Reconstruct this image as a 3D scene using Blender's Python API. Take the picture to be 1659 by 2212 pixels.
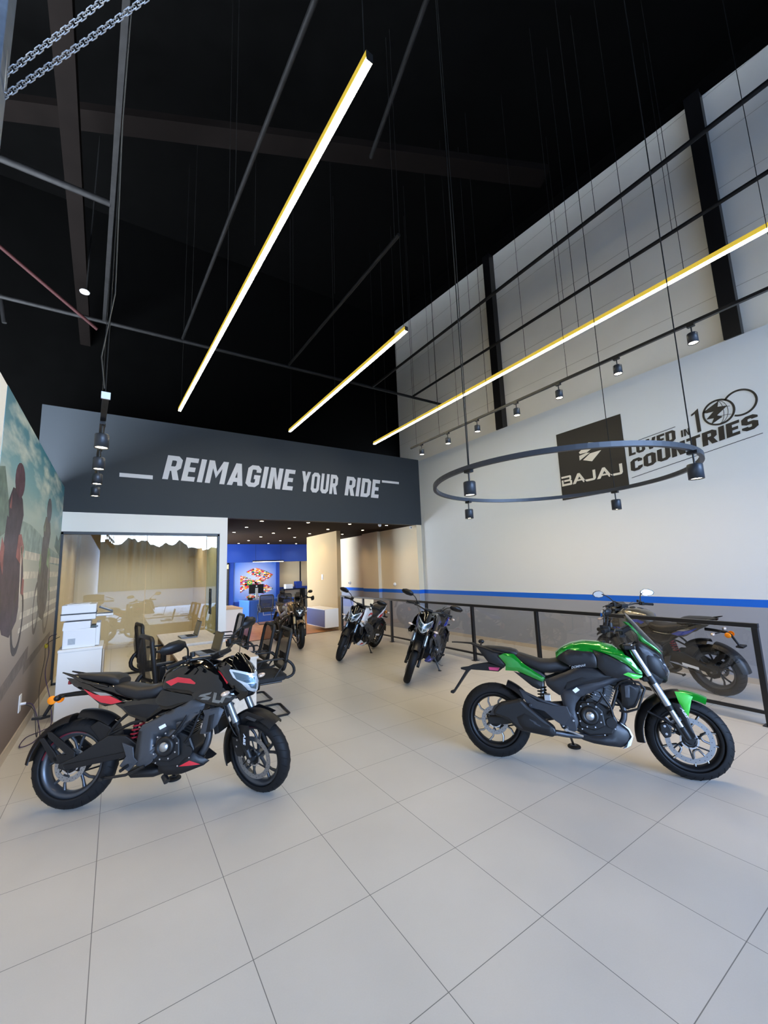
import bpy, bmesh, math, random
from mathutils import Vector, Matrix
for _o in list(bpy.data.objects): bpy.data.objects.remove(_o, do_unlink=True)
PI = math.pi; R = math.radians
sc = bpy.context.scene; COL = sc.collection
random.seed(7)

# ---------------------------------------------------------------- camera
CAM_H = 1.6717
YAW, PITCH, ROLL = 0.586758, 0.142590, -0.038412
def _axes():
    f = Vector((math.sin(YAW)*math.cos(PITCH), math.cos(YAW)*math.cos(PITCH), math.sin(PITCH)))
    r0 = Vector((math.cos(YAW), -math.sin(YAW), 0)); u0 = r0.cross(f)
    return r0*math.cos(ROLL)+u0*math.sin(ROLL), -r0*math.sin(ROLL)+u0*math.cos(ROLL), f
_r, _u, _f = _axes()
cd = bpy.data.cameras.new('camera'); cam = bpy.data.objects.new('camera', cd); COL.objects.link(cam)
cd.sensor_fit = 'HORIZONTAL'; cd.sensor_width = 36.0; cd.lens = 869.3/1659*36.0; cd.clip_start = .05; cd.clip_end = 400
cam.matrix_world = Matrix(((_r.x, _u.x, -_f.x, 0), (_r.y, _u.y, -_f.y, 0), (_r.z, _u.z, -_f.z, CAM_H), (0, 0, 0, 1)))
sc.camera = cam
# ---------------------------------------------------------------- view, world
sc.view_settings.view_transform = 'Standard'; sc.view_settings.look = 'None'
sc.view_settings.gamma = 1.0; sc.view_settings.use_curve_mapping = False
sc.view_settings.exposure = 0.12
sc.cycles.use_denoising = True; sc.cycles.max_bounces = 8; sc.cycles.diffuse_bounces = 4
sc.cycles.glossy_bounces = 4; sc.cycles.transparent_max_bounces = 12; sc.cycles.caustics_reflective = False
sc.cycles.caustics_refractive = False; sc.cycles.sample_clamp_indirect = 6.0
W = bpy.data.worlds.new('daylight'); sc.world = W; W.use_nodes = True
wn = W.node_tree; wn.nodes.clear()
wo = wn.nodes.new('ShaderNodeOutputWorld'); wb = wn.nodes.new('ShaderNodeBackground')
wt = wn.nodes.new('ShaderNodeTexCoord'); wz = wn.nodes.new('ShaderNodeSeparateXYZ'); wr = wn.nodes.new('ShaderNodeValToRGB')
wn.links.new(wt.outputs['Generated'], wz.inputs[0]); wn.links.new(wz.outputs['Z'], wr.inputs[0])
wr.color_ramp.elements[0].position = 0.0; wr.color_ramp.elements[0].color = (.80, .89, 1.0, 1)
wr.color_ramp.elements[1].position = .45; wr.color_ramp.elements[1].color = (.30, .50, 1.0, 1)
_e = wr.color_ramp.elements.new(.12); _e.color = (.50, .70, 1.0, 1)
SKY = 26.0
wn.links.new(wr.outputs[0], wb.inputs[0]); wb.inputs[1].default_value = SKY; wn.links.new(wb.outputs[0], wo.inputs[0])
# light levels of the room's own lamps
E_LED = 60.0; W_TRACK = 44.0; W_RING = 12.0; W_DOWN = 24.0; W_SIDE = 18.0
WARM = (1.0, .73, .40)

# ---------------------------------------------------------------- helpers
def lin(c):
    if isinstance(c, str):
        c = [int(c[i:i+2], 16)/255 for i in (0, 2, 4)]
    return tuple((x/12.92 if x <= .04045 else ((x+.055)/1.055)**2.4) for x in c)
MATS = {}
def mat(name, col, rough=.5, metal=0., spec=.5, emit=None, es=0., coat=0., alpha=None, bump=0., bscale=40., mottle=0., mscale=4.):
    if name in MATS: return MATS[name]
    m = bpy.data.materials.new(name); m.use_nodes = True; nt = m.node_tree
    b = nt.nodes['Principled BSDF']; c = lin(col)
    b.inputs['Base Color'].default_value = (*c, 1); b.inputs['Roughness'].default_value = rough
    b.inputs['Metallic'].default_value = metal; b.inputs['Specular IOR Level'].default_value = spec
    b.inputs['Coat Weight'].default_value = coat; b.inputs['Coat Roughness'].default_value = .05
    if emit: b.inputs['Emission Color'].default_value = (*emit, 1); b.inputs['Emission Strength'].default_value = es
    tc = nt.nodes.new('ShaderNodeTexCoord'); n = nt.nodes.new('ShaderNodeTexNoise')
    nt.links.new(tc.outputs['Object'], n.inputs['Vector']); n.inputs['Scale'].default_value = bscale; n.inputs['Detail'].default_value = 3
    if mottle:
        n2 = nt.nodes.new('ShaderNodeTexNoise'); n2.inputs['Scale'].default_value = mscale; n2.inputs['Detail'].default_value = 4
        nt.links.new(tc.outputs['Object'], n2.inputs['Vector'])
        mr = nt.nodes.new('ShaderNodeMapRange'); mr.inputs[1].default_value = .3; mr.inputs[2].default_value = .7
        mr.inputs[3].default_value = 1-mottle; mr.inputs[4].default_value = 1+mottle
        nt.links.new(n2.outputs[0], mr.inputs[0])
        vm = nt.nodes.new('ShaderNodeVectorMath'); vm.operation = 'SCALE'; vm.inputs[0].default_value = c
        nt.links.new(mr.outputs[0], vm.inputs['Scale']); nt.links.new(vm.outputs[0], b.inputs['Base Color'])
    if bump:
        bp = nt.nodes.new('ShaderNodeBump'); bp.inputs['Strength'].default_value = bump; bp.inputs['Distance'].default_value = .002
        nt.links.new(n.outputs[0], bp.inputs['Height']); nt.links.new(bp.outputs[0], b.inputs['Normal'])
    else:
        mr = nt.nodes.new('ShaderNodeMapRange'); mr.inputs[3].default_value = max(0, rough-.03); mr.inputs[4].default_value = min(1, rough+.03)
        nt.links.new(n.outputs[0], mr.inputs[0]); nt.links.new(mr.outputs[0], b.inputs['Roughness'])
    MATS[name] = m; return m
def glass(name, tint, refl=1.0, alpha=1.0, rough=0.0):
    """thin pane: clear transmission with a Fresnel reflection"""
    if name in MATS: return MATS[name]
    m = bpy.data.materials.new(name); m.use_nodes = True; nt = m.node_tree; nt.nodes.clear()
    o = nt.nodes.new('ShaderNodeOutputMaterial'); mx = nt.nodes.new('ShaderNodeMixShader')
    t = nt.nodes.new('ShaderNodeBsdfTransparent'); g = nt.nodes.new('ShaderNodeBsdfGlossy')
    def mth(op, a, b=None):
        q = nt.nodes.new('ShaderNodeMath'); q.operation = op
        for i, x in enumerate((a, b)):
            if x is None: continue
            if isinstance(x, (int, float)): q.inputs[i].default_value = x
            else: nt.links.new(x, q.inputs[i])
        return q
    ge = nt.nodes.new('ShaderNodeNewGeometry'); dt = nt.nodes.new('ShaderNodeVectorMath'); dt.operation = 'DOT_PRODUCT'
    nt.links.new(ge.outputs['Incoming'], dt.inputs[0]); nt.links.new(ge.outputs['Normal'], dt.inputs[1])
    c_ = mth('ABSOLUTE', dt.outputs['Value']).outputs[0]
    f = mth('ADD', .043, mth('MULTIPLY', .957, mth('POWER', mth('SUBTRACT', 1.0, c_).outputs[0], 5.0).outputs[0]).outputs[0])
    t.inputs[0].default_value = (*tint, 1); g.inputs['Roughness'].default_value = rough
    mu = nt.nodes.new('ShaderNodeMath'); mu.operation = 'MULTIPLY'; mu.inputs[1].default_value = refl; mu.use_clamp = True
    nt.links.new(f.outputs[0], mu.inputs[0]); nt.links.new(mu.outputs[0], mx.inputs[0])
    nt.links.new(t.outputs[0], mx.inputs[1]); nt.links.new(g.outputs[0], mx.inputs[2]); nt.links.new(mx.outputs[0], o.inputs[0])
    MATS[name] = m; return m

class MB:
    """collects shapes; build() links them as ONE mesh object"""
    def __init__(s, T=None): s.v = []; s.f = []; s.sm = []; s.m = []; s.cm = 0; s.T = T
    def add(s, V, F, smooth=False):
        o = len(s.v); s.v += [tuple(p) for p in V]
        for q in F: s.f.append(tuple(i+o for i in q)); s.sm.append(smooth); s.m.append(s.cm)
        return s
    def box(s, c, d, rz=0, M=None):
        V = [Vector((x*d[0]/2, y*d[1]/2, z*d[2]/2)) for x in (-1, 1) for y in (-1, 1) for z in (-1, 1)]
        m = M or Matrix.Rotation(rz, 4, 'Z')
        V = [m @ p + Vector(c) for p in V]
        return s.add(V, [(0,1,3,2),(4,6,7,5),(0,4,5,1),(2,3,7,6),(0,2,6,4),(1,5,7,3)])
    def bx(s, x0, x1, y0, y1, z0, z1):
        return s.box(((x0+x1)/2, (y0+y1)/2, (z0+z1)/2), (abs(x1-x0), abs(y1-y0), abs(z1-z0)))
    def tube(s, P, r, n=10, closed=False, cap=True, rr=None, sq=False):
        P = [Vector(p) for p in P]; k = len(P); rings = []
        prev = None
        for i in range(k):
            if closed: t = P[(i+1) % k]-P[i-1]
            else: t = P[min(i+1, k-1)]-P[max(i-1, 0)]
            t.normalize()
            if prev is None:
                a = Vector((0, 0, 1)) if abs(t.z) < .9 else Vector((1, 0, 0))
                u = t.cross(a).normalized()
            else:
                u = (prev - t*prev.dot(t)).normalized()
            prev = u; w = t.cross(u); rad = rr[i] if rr else r
            rings.append([P[i]+(u*math.cos(2*PI*j/n+(PI/4 if sq else 0))+w*math.sin(2*PI*j/n+(PI/4 if sq else 0)))*rad*(1.414 if sq else 1) for j in range(n)])
        V = [p for q in rings for p in q]; F = []
        for i in range(k if closed else k-1):
            a = i*n; b = ((i+1) % k)*n
            F += [(a+j, a+(j+1) % n, b+(j+1) % n, b+j) for j in range(n)]
        s.add(V, F, not sq)
        if cap and not closed:
            s.add(rings[0], [tuple(range(n))[::-1]]); s.add(rings[-1], [tuple(range(n))])
        return s
    def lathe(s, prof, c=(0,0,0), axis='y', n=32, a0=0, a1=2*PI, smooth=True, M=None, closed=False):
        """prof: [(radius, height along axis)]"""
        full = abs(a1-a0-2*PI) < 1e-6; k = n if full else n+1; V = []
        for r, h in prof:
            for j in range(k):
                a = a0+(a1-a0)*j/n; x, y = r*math.cos(a), r*math.sin(a)
                p = {'y': (x, h, y), 'z': (x, y, h), 'x': (h, x, y)}[axis]
                p = Vector(p)
                if M: p = M @ p
                V.append(p+Vector(c))
        F = []; m = len(prof)
        for i in range(m if closed else m-1):
            i2 = (i+1) % m
            for j in range(n):
                j2 = (j+1) % k if full else j+1
                F.append((i*k+j, i*k+j2, i2*k+j2, i2*k+j))
        return s.add(V, F, smooth)
    def cyl(s, a, b, r, n=16, r2=None):
        return s.tube([a, b], r, n, rr=[r, r if r2 is None else r2])
    def sph(s, c, r, n=16, sc_=(1,1,1)):
        V = []; F = []; m = n//2
        for i in range(m+1):
            for j in range(n):
                t = PI*i/m; p = 2*PI*j/n
                V.append((c[0]+r*sc_[0]*math.sin(t)*math.cos(p), c[1]+r*sc_[1]*math.sin(t)*math.sin(p), c[2]+r*sc_[2]*math.cos(t)))
        for i in range(m):
            for j in range(n): F.append((i*n+j, (i+1)*n+j, (i+1)*n+(j+1) % n, i*n+(j+1) % n))
        return s.add(V, F, True)
    def prism(s, poly, y0, y1, ax='y'):
        """polygon in (x,z) extruded in y; ax='x': polygon in (y,z); ax='z': polygon in (x,y)"""
        def P(a, b, h): return {'y': (a, h, b), 'x': (h, a, b), 'z': (a, b, h)}[ax]
        n = len(poly)
        s.add([P(a, b, y0) for a, b in poly], [tuple(range(n))]); s.add([P(a, b, y1) for a, b in poly], [tuple(range(n))[::-1]])
        for i in range(n):
            a, b = poly[i], poly[(i+1) % n]
            s.add([P(*a, y0), P(*b, y0), P(*b, y1), P(*a, y1)], [(0,1,2,3)])
        return s
    def loft(s, secs, n=24, cap=True):
        """secs: (x, zc, half width, half height, power[, lean])"""
        V = []
        for q in secs:
            x, zc, hw, hh, p = q[:5]; tl = q[5] if len(q) > 5 else 0
            for j in range(n):
                a = 2*PI*j/n; c, d = math.cos(a), math.sin(a)
                yy = hw*math.copysign(abs(c)**(2/p), c); zz = hh*math.copysign(abs(d)**(2/p), d)
                V.append((x+zz*tl, yy, zc+zz))
        F = []
        for i in range(len(secs)-1):
            F += [(i*n+j, i*n+(j+1) % n, (i+1)*n+(j+1) % n, (i+1)*n+j) for j in range(n)]
        s.add(V, F, True)
        if cap: s.add(V[:n], [tuple(range(n))[::-1]], True); s.add(V[-n:], [tuple(range(n))], True)
        return s
    def panel(s, poly, pos, bulge=.01, D=.04, t=.01, grid=.03):
        """a thin curved shell with the outline poly (u,v); pos(u,v,h) gives its place, h outward"""
        bm = bmesh.new(); vs = [bm.verts.new((u, v, 0)) for u, v in poly]
        fc = bm.faces.new(vs); bmesh.ops.triangulate(bm, faces=[fc], ngon_method='EAR_CLIP')
        us = [p[0] for p in poly]; ws = [p[1] for p in poly]
        for lo, hi, no in ((min(us), max(us), (1,0,0)), (min(ws), max(ws), (0,1,0))):
            k = int((hi-lo)/grid)
            for i in range(1, k+1):
                co = lo+(hi-lo)*i/(k+1)
                bmesh.ops.bisect_plane(bm, geom=bm.verts[:]+bm.edges[:]+bm.faces[:], plane_co=(co*no[0], co*no[1], 0), plane_no=no, dist=1e-6)
        bmesh.ops.remove_doubles(bm, verts=bm.verts[:], dist=1e-5)
        segs = [(Vector(poly[i]), Vector(poly[(i+1) % len(poly)])) for i in range(len(poly))]
        def dist(p):
            best = 9
            for a, b in segs:
                ab = b-a; L2 = ab.length_squared
                q = max(0, min(1, (p-a).dot(ab)/L2)) if L2 > 0 else 0
                best = min(best, (p-(a+ab*q)).length)
            return best
        bm.verts.ensure_lookup_table(); bm.verts.index_update()
        V = []; B = []
        for v in bm.verts:
            d = min(1, dist(Vector((v.co.x, v.co.y)))/D); h = bulge*(1-(1-d)**2)
            V.append(pos(v.co.x, v.co.y, h)); B.append(pos(v.co.x, v.co.y, -t))
        F = [tuple(v.index for v in f.verts) for f in bm.faces]
        s.add(V, F, True); s.add(B, [q[::-1] for q in F], True)
        for e in bm.edges:
            if len(e.link_faces) == 1:
                a, b = e.verts[0].index, e.verts[1].index
                s.add([V[a], V[b], B[b], B[a]], [(0,1,2,3)])
        bm.free(); return s
    def build(s, name, m, parent=None, bev=0, seg=2, T=None, loc=None):
        T = T or s.T
        me = bpy.data.meshes.new(name)
        V = [T @ Vector(p) for p in s.v] if T else s.v
        me.from_pydata([tuple(p) for p in V], [], s.f)
        me.polygons.foreach_set('use_smooth', s.sm)
        ms = m if isinstance(m, (list, tuple)) else [m]
        for q in ms: me.materials.append(q)
        me.polygons.foreach_set('material_index', s.m)
        bm = bmesh.new(); bm.from_mesh(me); 
        bmesh.ops.recalc_face_normals(bm, faces=bm.faces[:]) 
        if bev: bmesh.ops.remove_doubles(bm, verts=bm.verts[:], dist=1e-5); bmesh.ops.recalc_face_normals(bm, faces=bm.faces[:])
        bm.to_mesh(me); bm.free(); me.update()
        o = bpy.data.objects.new(name, me); COL.objects.link(o)
        if parent: o.parent = parent
        if loc: o.location = loc
        if bev:
            b = o.modifiers.new('bevel', 'BEVEL'); b.width = bev; b.segments = seg; b.limit_method = 'ANGLE'; b.angle_limit = R(40)
        return o
def tag(o, label=None, cat=None, group=None, kind=None):
    if label: o['label'] = label
    if cat: o['category'] = cat
    if group: o['group'] = group
    if kind: o['kind'] = kind
    return o
def thing(name, label, cat, loc=(0,0,0), rz=0, group=None):
    o = bpy.data.objects.new(name, None); COL.objects.link(o); o.empty_display_size = .1
    o.location = loc; o.rotation_euler = (0, 0, rz); return tag(o, label, cat, group)
def struct(name, mb, m, label=None, bev=0):
    o = mb.build(name, m, bev=bev); return tag(o, label, None, None, 'structure')
def copy_tree(o, parent=None):
    c = o.copy(); COL.objects.link(c); c.parent = parent
    for ch in [x for x in bpy.data.objects if x.parent == o]: copy_tree(ch, c)
    return c
def place(proto, used, label, loc, rz=0, group=None):
    """the first call moves the thing itself, later calls copy it with its parts"""
    o = proto if not used else copy_tree(proto)
    used.append(1); o.location = loc; o.rotation_euler = (0, 0, rz); o['label'] = label
    if group: o['group'] = group
    return o
def rotM(ax, a): return Matrix.Rotation(a, 4, ax)
def text_mb(body, box, pos, depth=.004, shear=0., bold=0., sp=1.0):
    """lettering fitted to box (u0,v0,u1,v1); pos(u,v,h)"""
    c = bpy.data.curves.new('lettering', 'FONT'); c.body = body; c.size = 1; c.offset = bold; c.shear = shear; c.space_character = sp
    c.resolution_u = 4
    o = bpy.data.objects.new('lettering', c); COL.objects.link(o)
    dg = bpy.context.evaluated_depsgraph_get(); me = bpy.data.meshes.new_from_object(o.evaluated_get(dg))
    xs = [v.co.x for v in me.vertices]; ys = [v.co.y for v in me.vertices]
    x0, x1, y0, y1 = min(xs), max(xs), min(ys), max(ys)
    mp = [(box[0]+(v.co.x-x0)/(x1-x0)*(box[2]-box[0]), box[1]+(v.co.y-y0)/(y1-y0)*(box[3]-box[1])) for v in me.vertices]
    mb = MB(); mb.add([pos(u, v, depth) for u, v in mp], [tuple(p.vertices) for p in me.polygons])
    cnt = {}
    for p in me.polygons:
        vs = list(p.vertices)
        for i in range(len(vs)):
            e = (vs[i], vs[(i+1) % len(vs)]); k = tuple(sorted(e)); cnt[k] = cnt.get(k, 0)+1
    for (a, b), k in cnt.items():
        if k == 1: mb.add([pos(*mp[a], depth), pos(*mp[b], depth), pos(*mp[b], 0), pos(*mp[a], 0)], [(0,1,2,3)])
    bpy.data.objects.remove(o, do_unlink=True); bpy.data.curves.remove(c); bpy.data.meshes.remove(me)
    return mb

def stroke_mb(body, box, pos, depth=.004, shear=0., t=.19, gap=.10, space=.28):
    """block lettering drawn with even strokes, fitted to box"""
    a = t/2; T = 1-a; W6 = .56
    c = .09
    L = {'E': (.46, [[(.46, T), (a, T), (a, a), (.46, a)], [(a, .5), (.41, .5)]], []), 'I': (t, [[(a, 0), (a, 1)]], []),
         'M': (.74, [[(a, 0), (a, 1)], [(.74-a, 0), (.74-a, 1)]], [[(t*.3, 1), (t*1.05, 1), (.37, .52), (.74-t*1.05, 1), (.74-t*.3, 1), (.37, .24)]]),
         'A': (.62, [[(.17, .25), (.45, .25)]], [[(0, 0), (.205, 0), (.34, .80), (.34, 1), (.20, 1)], [(.62, 0), (.415, 0), (.28, .80), (.28, 1), (.42, 1)]]),
         'G': (W6, [[(W6-a, .68), (W6-a, T-c), (W6-a-c, T), (a+c, T), (a, T-c), (a, a+c), (a+c, a), (W6-a-c, a), (W6-a, a+c), (W6-a, .46), (.30, .46)]], []),
         'N': (W6, [[(a, 0), (a, 1)], [(W6-a, 0), (W6-a, 1)]], [[(t*.5, 1), (t*1.1, 1), (W6-t*.5, 0), (W6-t*1.1, 0)]]),
         'R': (.54, [[(a, 0), (a, T), (.54-a-c, T), (.54-a, T-c), (.54-a, .46+c), (.54-a-c, .46), (a, .46)]], [[(.20, .46), (.40, .46), (.56, 0), (.35, 0)]]),
         'Y': (.60, [[(.30, .46), (.30, 0)]], [[(0, 1), (.205, 1), (.395, .46), (.205, .40)], [(.60, 1), (.395, 1), (.205, .46), (.395, .40)]]),
         'O': (W6, [[(W6-a, .5), (W6-a, T-c), (W6-a-c, T), (a+c, T), (a, T-c), (a, a+c), (a+c, a), (W6-a-c, a), (W6-a, a+c), (W6-a, .5)]], []),
         'C': (W6, [[(W6-a, .68), (W6-a, T-c), (W6-a-c, T), (a+c, T), (a, T-c), (a, a+c), (a+c, a), (W6-a-c, a), (W6-a, a+c), (W6-a, .32)]], []),
         'U': (W6, [[(a, 1), (a, a+c), (a+c, a), (W6-a-c, a), (W6-a, a+c), (W6-a, 1)]], []),
         'D': (W6, [[(a, .5), (a, T), (W6-a-c, T), (W6-a, T-c), (W6-a, a+c), (W6-a-c, a), (a, a), (a, .5)]], []),
         'S': (.54, [[(.54-a, .72), (.54-a, T-c), (.54-a-c, T), (a+c, T), (a, T-c), (a, .5+c*.8), (a+c, .5), (.54-a-c, .5), (.54-a, .5-c*.8), (.54-a, a+c), (.54-a-c, a), (a+c, a), (a, a+c), (a, .28)]], []),
         'T': (.54, [[(0, T), (.54, T)], [(.27, T), (.27, 0)]], []), 'L': (.44, [[(a, 1), (a, a), (.44, a)]], []),
         'V': (.62, [], [[(0, 1), (.205, 1), (.34, .25), (.34, 0), (.20, 0)], [(.62, 1), (.415, 1), (.28, .25), (.28, 0), (.42, 0)]])}
    polys = []; x = 0
    for ch in body:
        if ch == ' ': x += space; continue
        w, lines, shapes = L[ch]
        for P in lines:
            P = [Vector(p) for p in P]; n = len(P)
            for i in range(n-1):
                d = (P[i+1]-P[i]).normalized(); nn = Vector((-d.y, d.x))*a
                def end(k, sgn):
                    if k in (0, n-1): return P[k]+nn*sgn
                    d0 = (P[k]-P[k-1]).normalized(); d1 = (P[k+1]-P[k]).normalized(); m0 = Vector((-d0.y, d0.x)); m1 = Vector((-d1.y, d1.x))
                    b = (m0+m1); b = b/max(b.length, 1e-6); return P[k]+b*sgn*a/max(.5, b.dot(m1))
                polys.append([(x+q.x, q.y) for q in (end(i, 1), end(i+1, 1), end(i+1, -1), end(i, -1))])
        for q in shapes: polys.append([(x+u, v) for u, v in q])
        x += w+gap
    x -= gap
    sx = (box[2]-box[0])/(x+shear); sy = box[3]-box[1]; mb = MB()
    for k, q in enumerate(polys):
        q = [(box[0]+(u+shear*v)*sx, box[1]+v*sy) for u, v in q]; h = depth+.00012*(k % 7)
        n = len(q); mb.add([pos(u, v, h) for u, v in q], [tuple(range(n))])
        for i in range(n): mb.add([pos(*q[i], h), pos(*q[(i+1) % n], h), pos(*q[(i+1) % n], 0), pos(*q[i], 0)], [(0, 1, 2, 3)])
    return mb
# ---------------------------------------------------------------- materials of the room
M_black = mat('black_paint', '0b0b0c', .7, spec=.25)
M_roof = mat('roof_black', '040404', .95, spec=.03, mottle=.2)
M_cream = mat('cream_paint', 'c6b79a', .75, spec=.2, bump=.15, bscale=120)
M_white = mat('white_paint', 'f0eeea', .7, spec=.25, bump=.1, bscale=120)
M_char = mat('charcoal_paint', '31373d', .62, spec=.3, bump=.1, bscale=90)
M_blue = mat('blue_paint', '1b3a8c', .5, spec=.3)
M_steel = mat('black_steel', '121214', .38, spec=.5)
M_pipe = mat('dusty_black_steel', '121213', .65, spec=.2, mottle=.4, mscale=14)
M_base = mat('skirting_tile', 'b9ab98', .4, mottle=.06)
M_grey = mat('grey_metal', '3d4046', .45, metal=.3)
M_chrome = mat('chrome', 'c9ccd0', .12, metal=1.0)
M_whitelam = mat('white_laminate', 'e8e6e1', .45, bump=.05)
M_plwhite = mat('white_plastic', 'e3e4e6', .4)
M_oak = None

def floor_mat():
    m = bpy.data.materials.new('floor_tiles'); m.use_nodes = True; nt = m.node_tree; b = nt.nodes['Principled BSDF']
    g = nt.nodes.new('ShaderNodeNewGeometry'); s = nt.nodes.new('ShaderNodeSeparateXYZ'); nt.links.new(g.outputs['Position'], s.inputs[0])
    def M(op, a, bb=None, c=None):
        n = nt.nodes.new('ShaderNodeMath'); n.operation = op
        for i, q in enumerate((a, bb, c)):
            if q is None: continue
            if isinstance(q, (int, float)): n.inputs[i].default_value = q
            else: nt.links.new(q, n.inputs[i])
        return n.outputs[0]
    def line(co, off):
        q = M('DIVIDE', M('SUBTRACT', co, off), .6)
        fr = M('FRACT', M('ADD', q, 100)); d = M('MINIMUM', fr, M('SUBTRACT', 1, fr))
        return M('LESS_THAN', d, .0030), M('FLOOR', M('ADD', q, 100))
    lx, ix = line(s.outputs[0], -.0194); ly, iy = line(s.outputs[1], 2.0445)
    grout = M('MAXIMUM', lx, ly)
    wn_ = nt.nodes.new('ShaderNodeTexWhiteNoise'); cb = nt.nodes.new('ShaderNodeCombineXYZ')
    nt.links.new(ix, cb.inputs[0]); nt.links.new(iy, cb.inputs[1]); nt.links.new(cb.outputs[0], wn_.inputs['Vector'])
    n1 = nt.nodes.new('ShaderNodeTexNoise'); n1.inputs['Scale'].default_value = 2.2; n1.inputs['Detail'].default_value = 6
    n2 = nt.nodes.new('ShaderNodeTexNoise'); n2.inputs['Scale'].default_value = 140; n2.inputs['Detail'].default_value = 2
    for n in (n1, n2): nt.links.new(g.outputs['Position'], n.inputs['Vector'])
    v = M('ADD', M('MULTIPLY', wn_.outputs['Value'], .05), M('ADD', M('MULTIPLY', n1.outputs[0], .16), M('MULTIPLY', n2.outputs[0], .06)))
    k = M('ADD', v, .86)
    vm = nt.nodes.new('ShaderNodeVectorMath'); vm.operation = 'SCALE'; vm.inputs[0].default_value = lin('bdb8af'); nt.links.new(k, vm.inputs['Scale'])
    mx = nt.nodes.new('ShaderNodeMix'); mx.data_type = 'RGBA'; nt.links.new(grout, mx.inputs[0]); nt.links.new(vm.outputs[0], mx.inputs[6])
    mx.inputs[7].default_value = (*lin('6a6763'), 1); nt.links.new(mx.outputs[2], b.inputs['Base Color'])
    nt.links.new(M('ADD', M('MULTIPLY', n1.outputs[0], .25), .22), b.inputs['Roughness'])
    b.inputs['Specular IOR Level'].default_value = .45
    return m
def wall_mat(top='cdd3d9'):
    """cream wall, blue stripe, grey wainscot, by height"""
    m = bpy.data.materials.new('striped_wall_paint'); m.use_nodes = True; nt = m.node_tree; b = nt.nodes['Principled BSDF']
    g = nt.nodes.new('ShaderNodeNewGeometry'); s = nt.nodes.new('ShaderNodeSeparateXYZ'); nt.links.new(g.outputs['Position'], s.inputs[0])
    r = nt.nodes.new('ShaderNodeValToRGB'); r.color_ramp.interpolation = 'CONSTANT'
    mr = nt.nodes.new('ShaderNodeMapRange'); mr.inputs[1].default_value = 0; mr.inputs[2].default_value = 2
    nt.links.new(s.outputs[2], mr.inputs[0]); nt.links.new(mr.outputs[0], r.inputs[0])
    e = r.color_ramp.elements; e[0].position = 0; e[0].color = (*lin('9296a0'), 1)
    e[1].position = .4935; e[1].color = (*lin('1560c8'), 1)
    q = e.new(.5445); q.color = (*lin(top), 1)
    n = nt.nodes.new('ShaderNodeTexNoise'); n.inputs['Scale'].default_value = 90; nt.links.new(g.outputs['Position'], n.inputs['Vector'])
    bp = nt.nodes.new('ShaderNodeBump'); bp.inputs['Strength'].default_value = .15; bp.inputs['Distance'].default_value = .002
    nt.links.new(n.outputs[0], bp.inputs['Height']); nt.links.new(bp.outputs[0], b.inputs['Normal'])
    nt.links.new(r.outputs[0], b.inputs['Base Color']); b.inputs['Roughness'].default_value = .6; b.inputs['Specular IOR Level'].default_value = .3
    return m
def wood_mat(name, c1, c2, sx=1.0, rough=.4):
    m = bpy.data.materials.new(name); m.use_nodes = True; nt = m.node_tree; b = nt.nodes['Principled BSDF']
    tc = nt.nodes.new('ShaderNodeTexCoord'); mp = nt.nodes.new('ShaderNodeMapping'); mp.inputs['Scale'].default_value = (12*sx, 1.2, 12)
    n = nt.nodes.new('ShaderNodeTexNoise'); n.inputs['Scale'].default_value = 2; n.inputs['Detail'].default_value = 6
    nt.links.new(tc.outputs['Object'], mp.inputs[0]); nt.links.new(mp.outputs[0], n.inputs['Vector'])
    r = nt.nodes.new('ShaderNodeValToRGB'); r.color_ramp.elements[0].position = .3; r.color_ramp.elements[0].color = (*lin(c1), 1)
    r.color_ramp.elements[1].position = .7; r.color_ramp.elements[1].color = (*lin(c2), 1)
    nt.links.new(n.outputs[0], r.inputs[0]); nt.links.new(r.outputs[0], b.inputs['Base Color']); b.inputs['Roughness'].default_value = rough
    return m
M_floor = floor_mat(); M_rwall = wall_mat(); M_rwall2 = wall_mat('d9ccb2')
M_woodfloor = wood_mat('wood_floor', 'a8703c', 'c4905a', .5, .35)
M_desk = wood_mat('pale_desk_laminate', 'cbbba6', 'd9cbb8', 1, .4)
M_deskside = wood_mat('oak_laminate', '9d8263', 'b59a78', 1, .5)
M_glass = glass('clear_glass', (.93, .95, .93), 1.6)
M_glass2 = glass('door_glass', (.78, .86, .82), 1.6)
M_railglass = glass('rail_glass', (.93, .93, .93), 1.3)

# ---------------------------------------------------------------- the room
XW = 7.1; XL = -.83; YF = 8.8; YB = -10.0
struct('floor', MB().bx(-1.2, XW+.3, YB, 10.75, -.12, 0).bx(-1.2, 1.9, 10.75, 12.5, -.12, 0), M_floor, 'pale grey square floor tiles with thin dark joints')
struct('floor_rear', MB().bx(1.905, XW+.3, 10.765, 16.9, -.12, 0), M_woodfloor, 'orange wood floor of the back office')
struct('trim_1', MB().bx(1.9, 5.43, 10.735, 10.78, -.02, .006), M_black, 'thin black threshold strip between tiles and wood floor')
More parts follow.
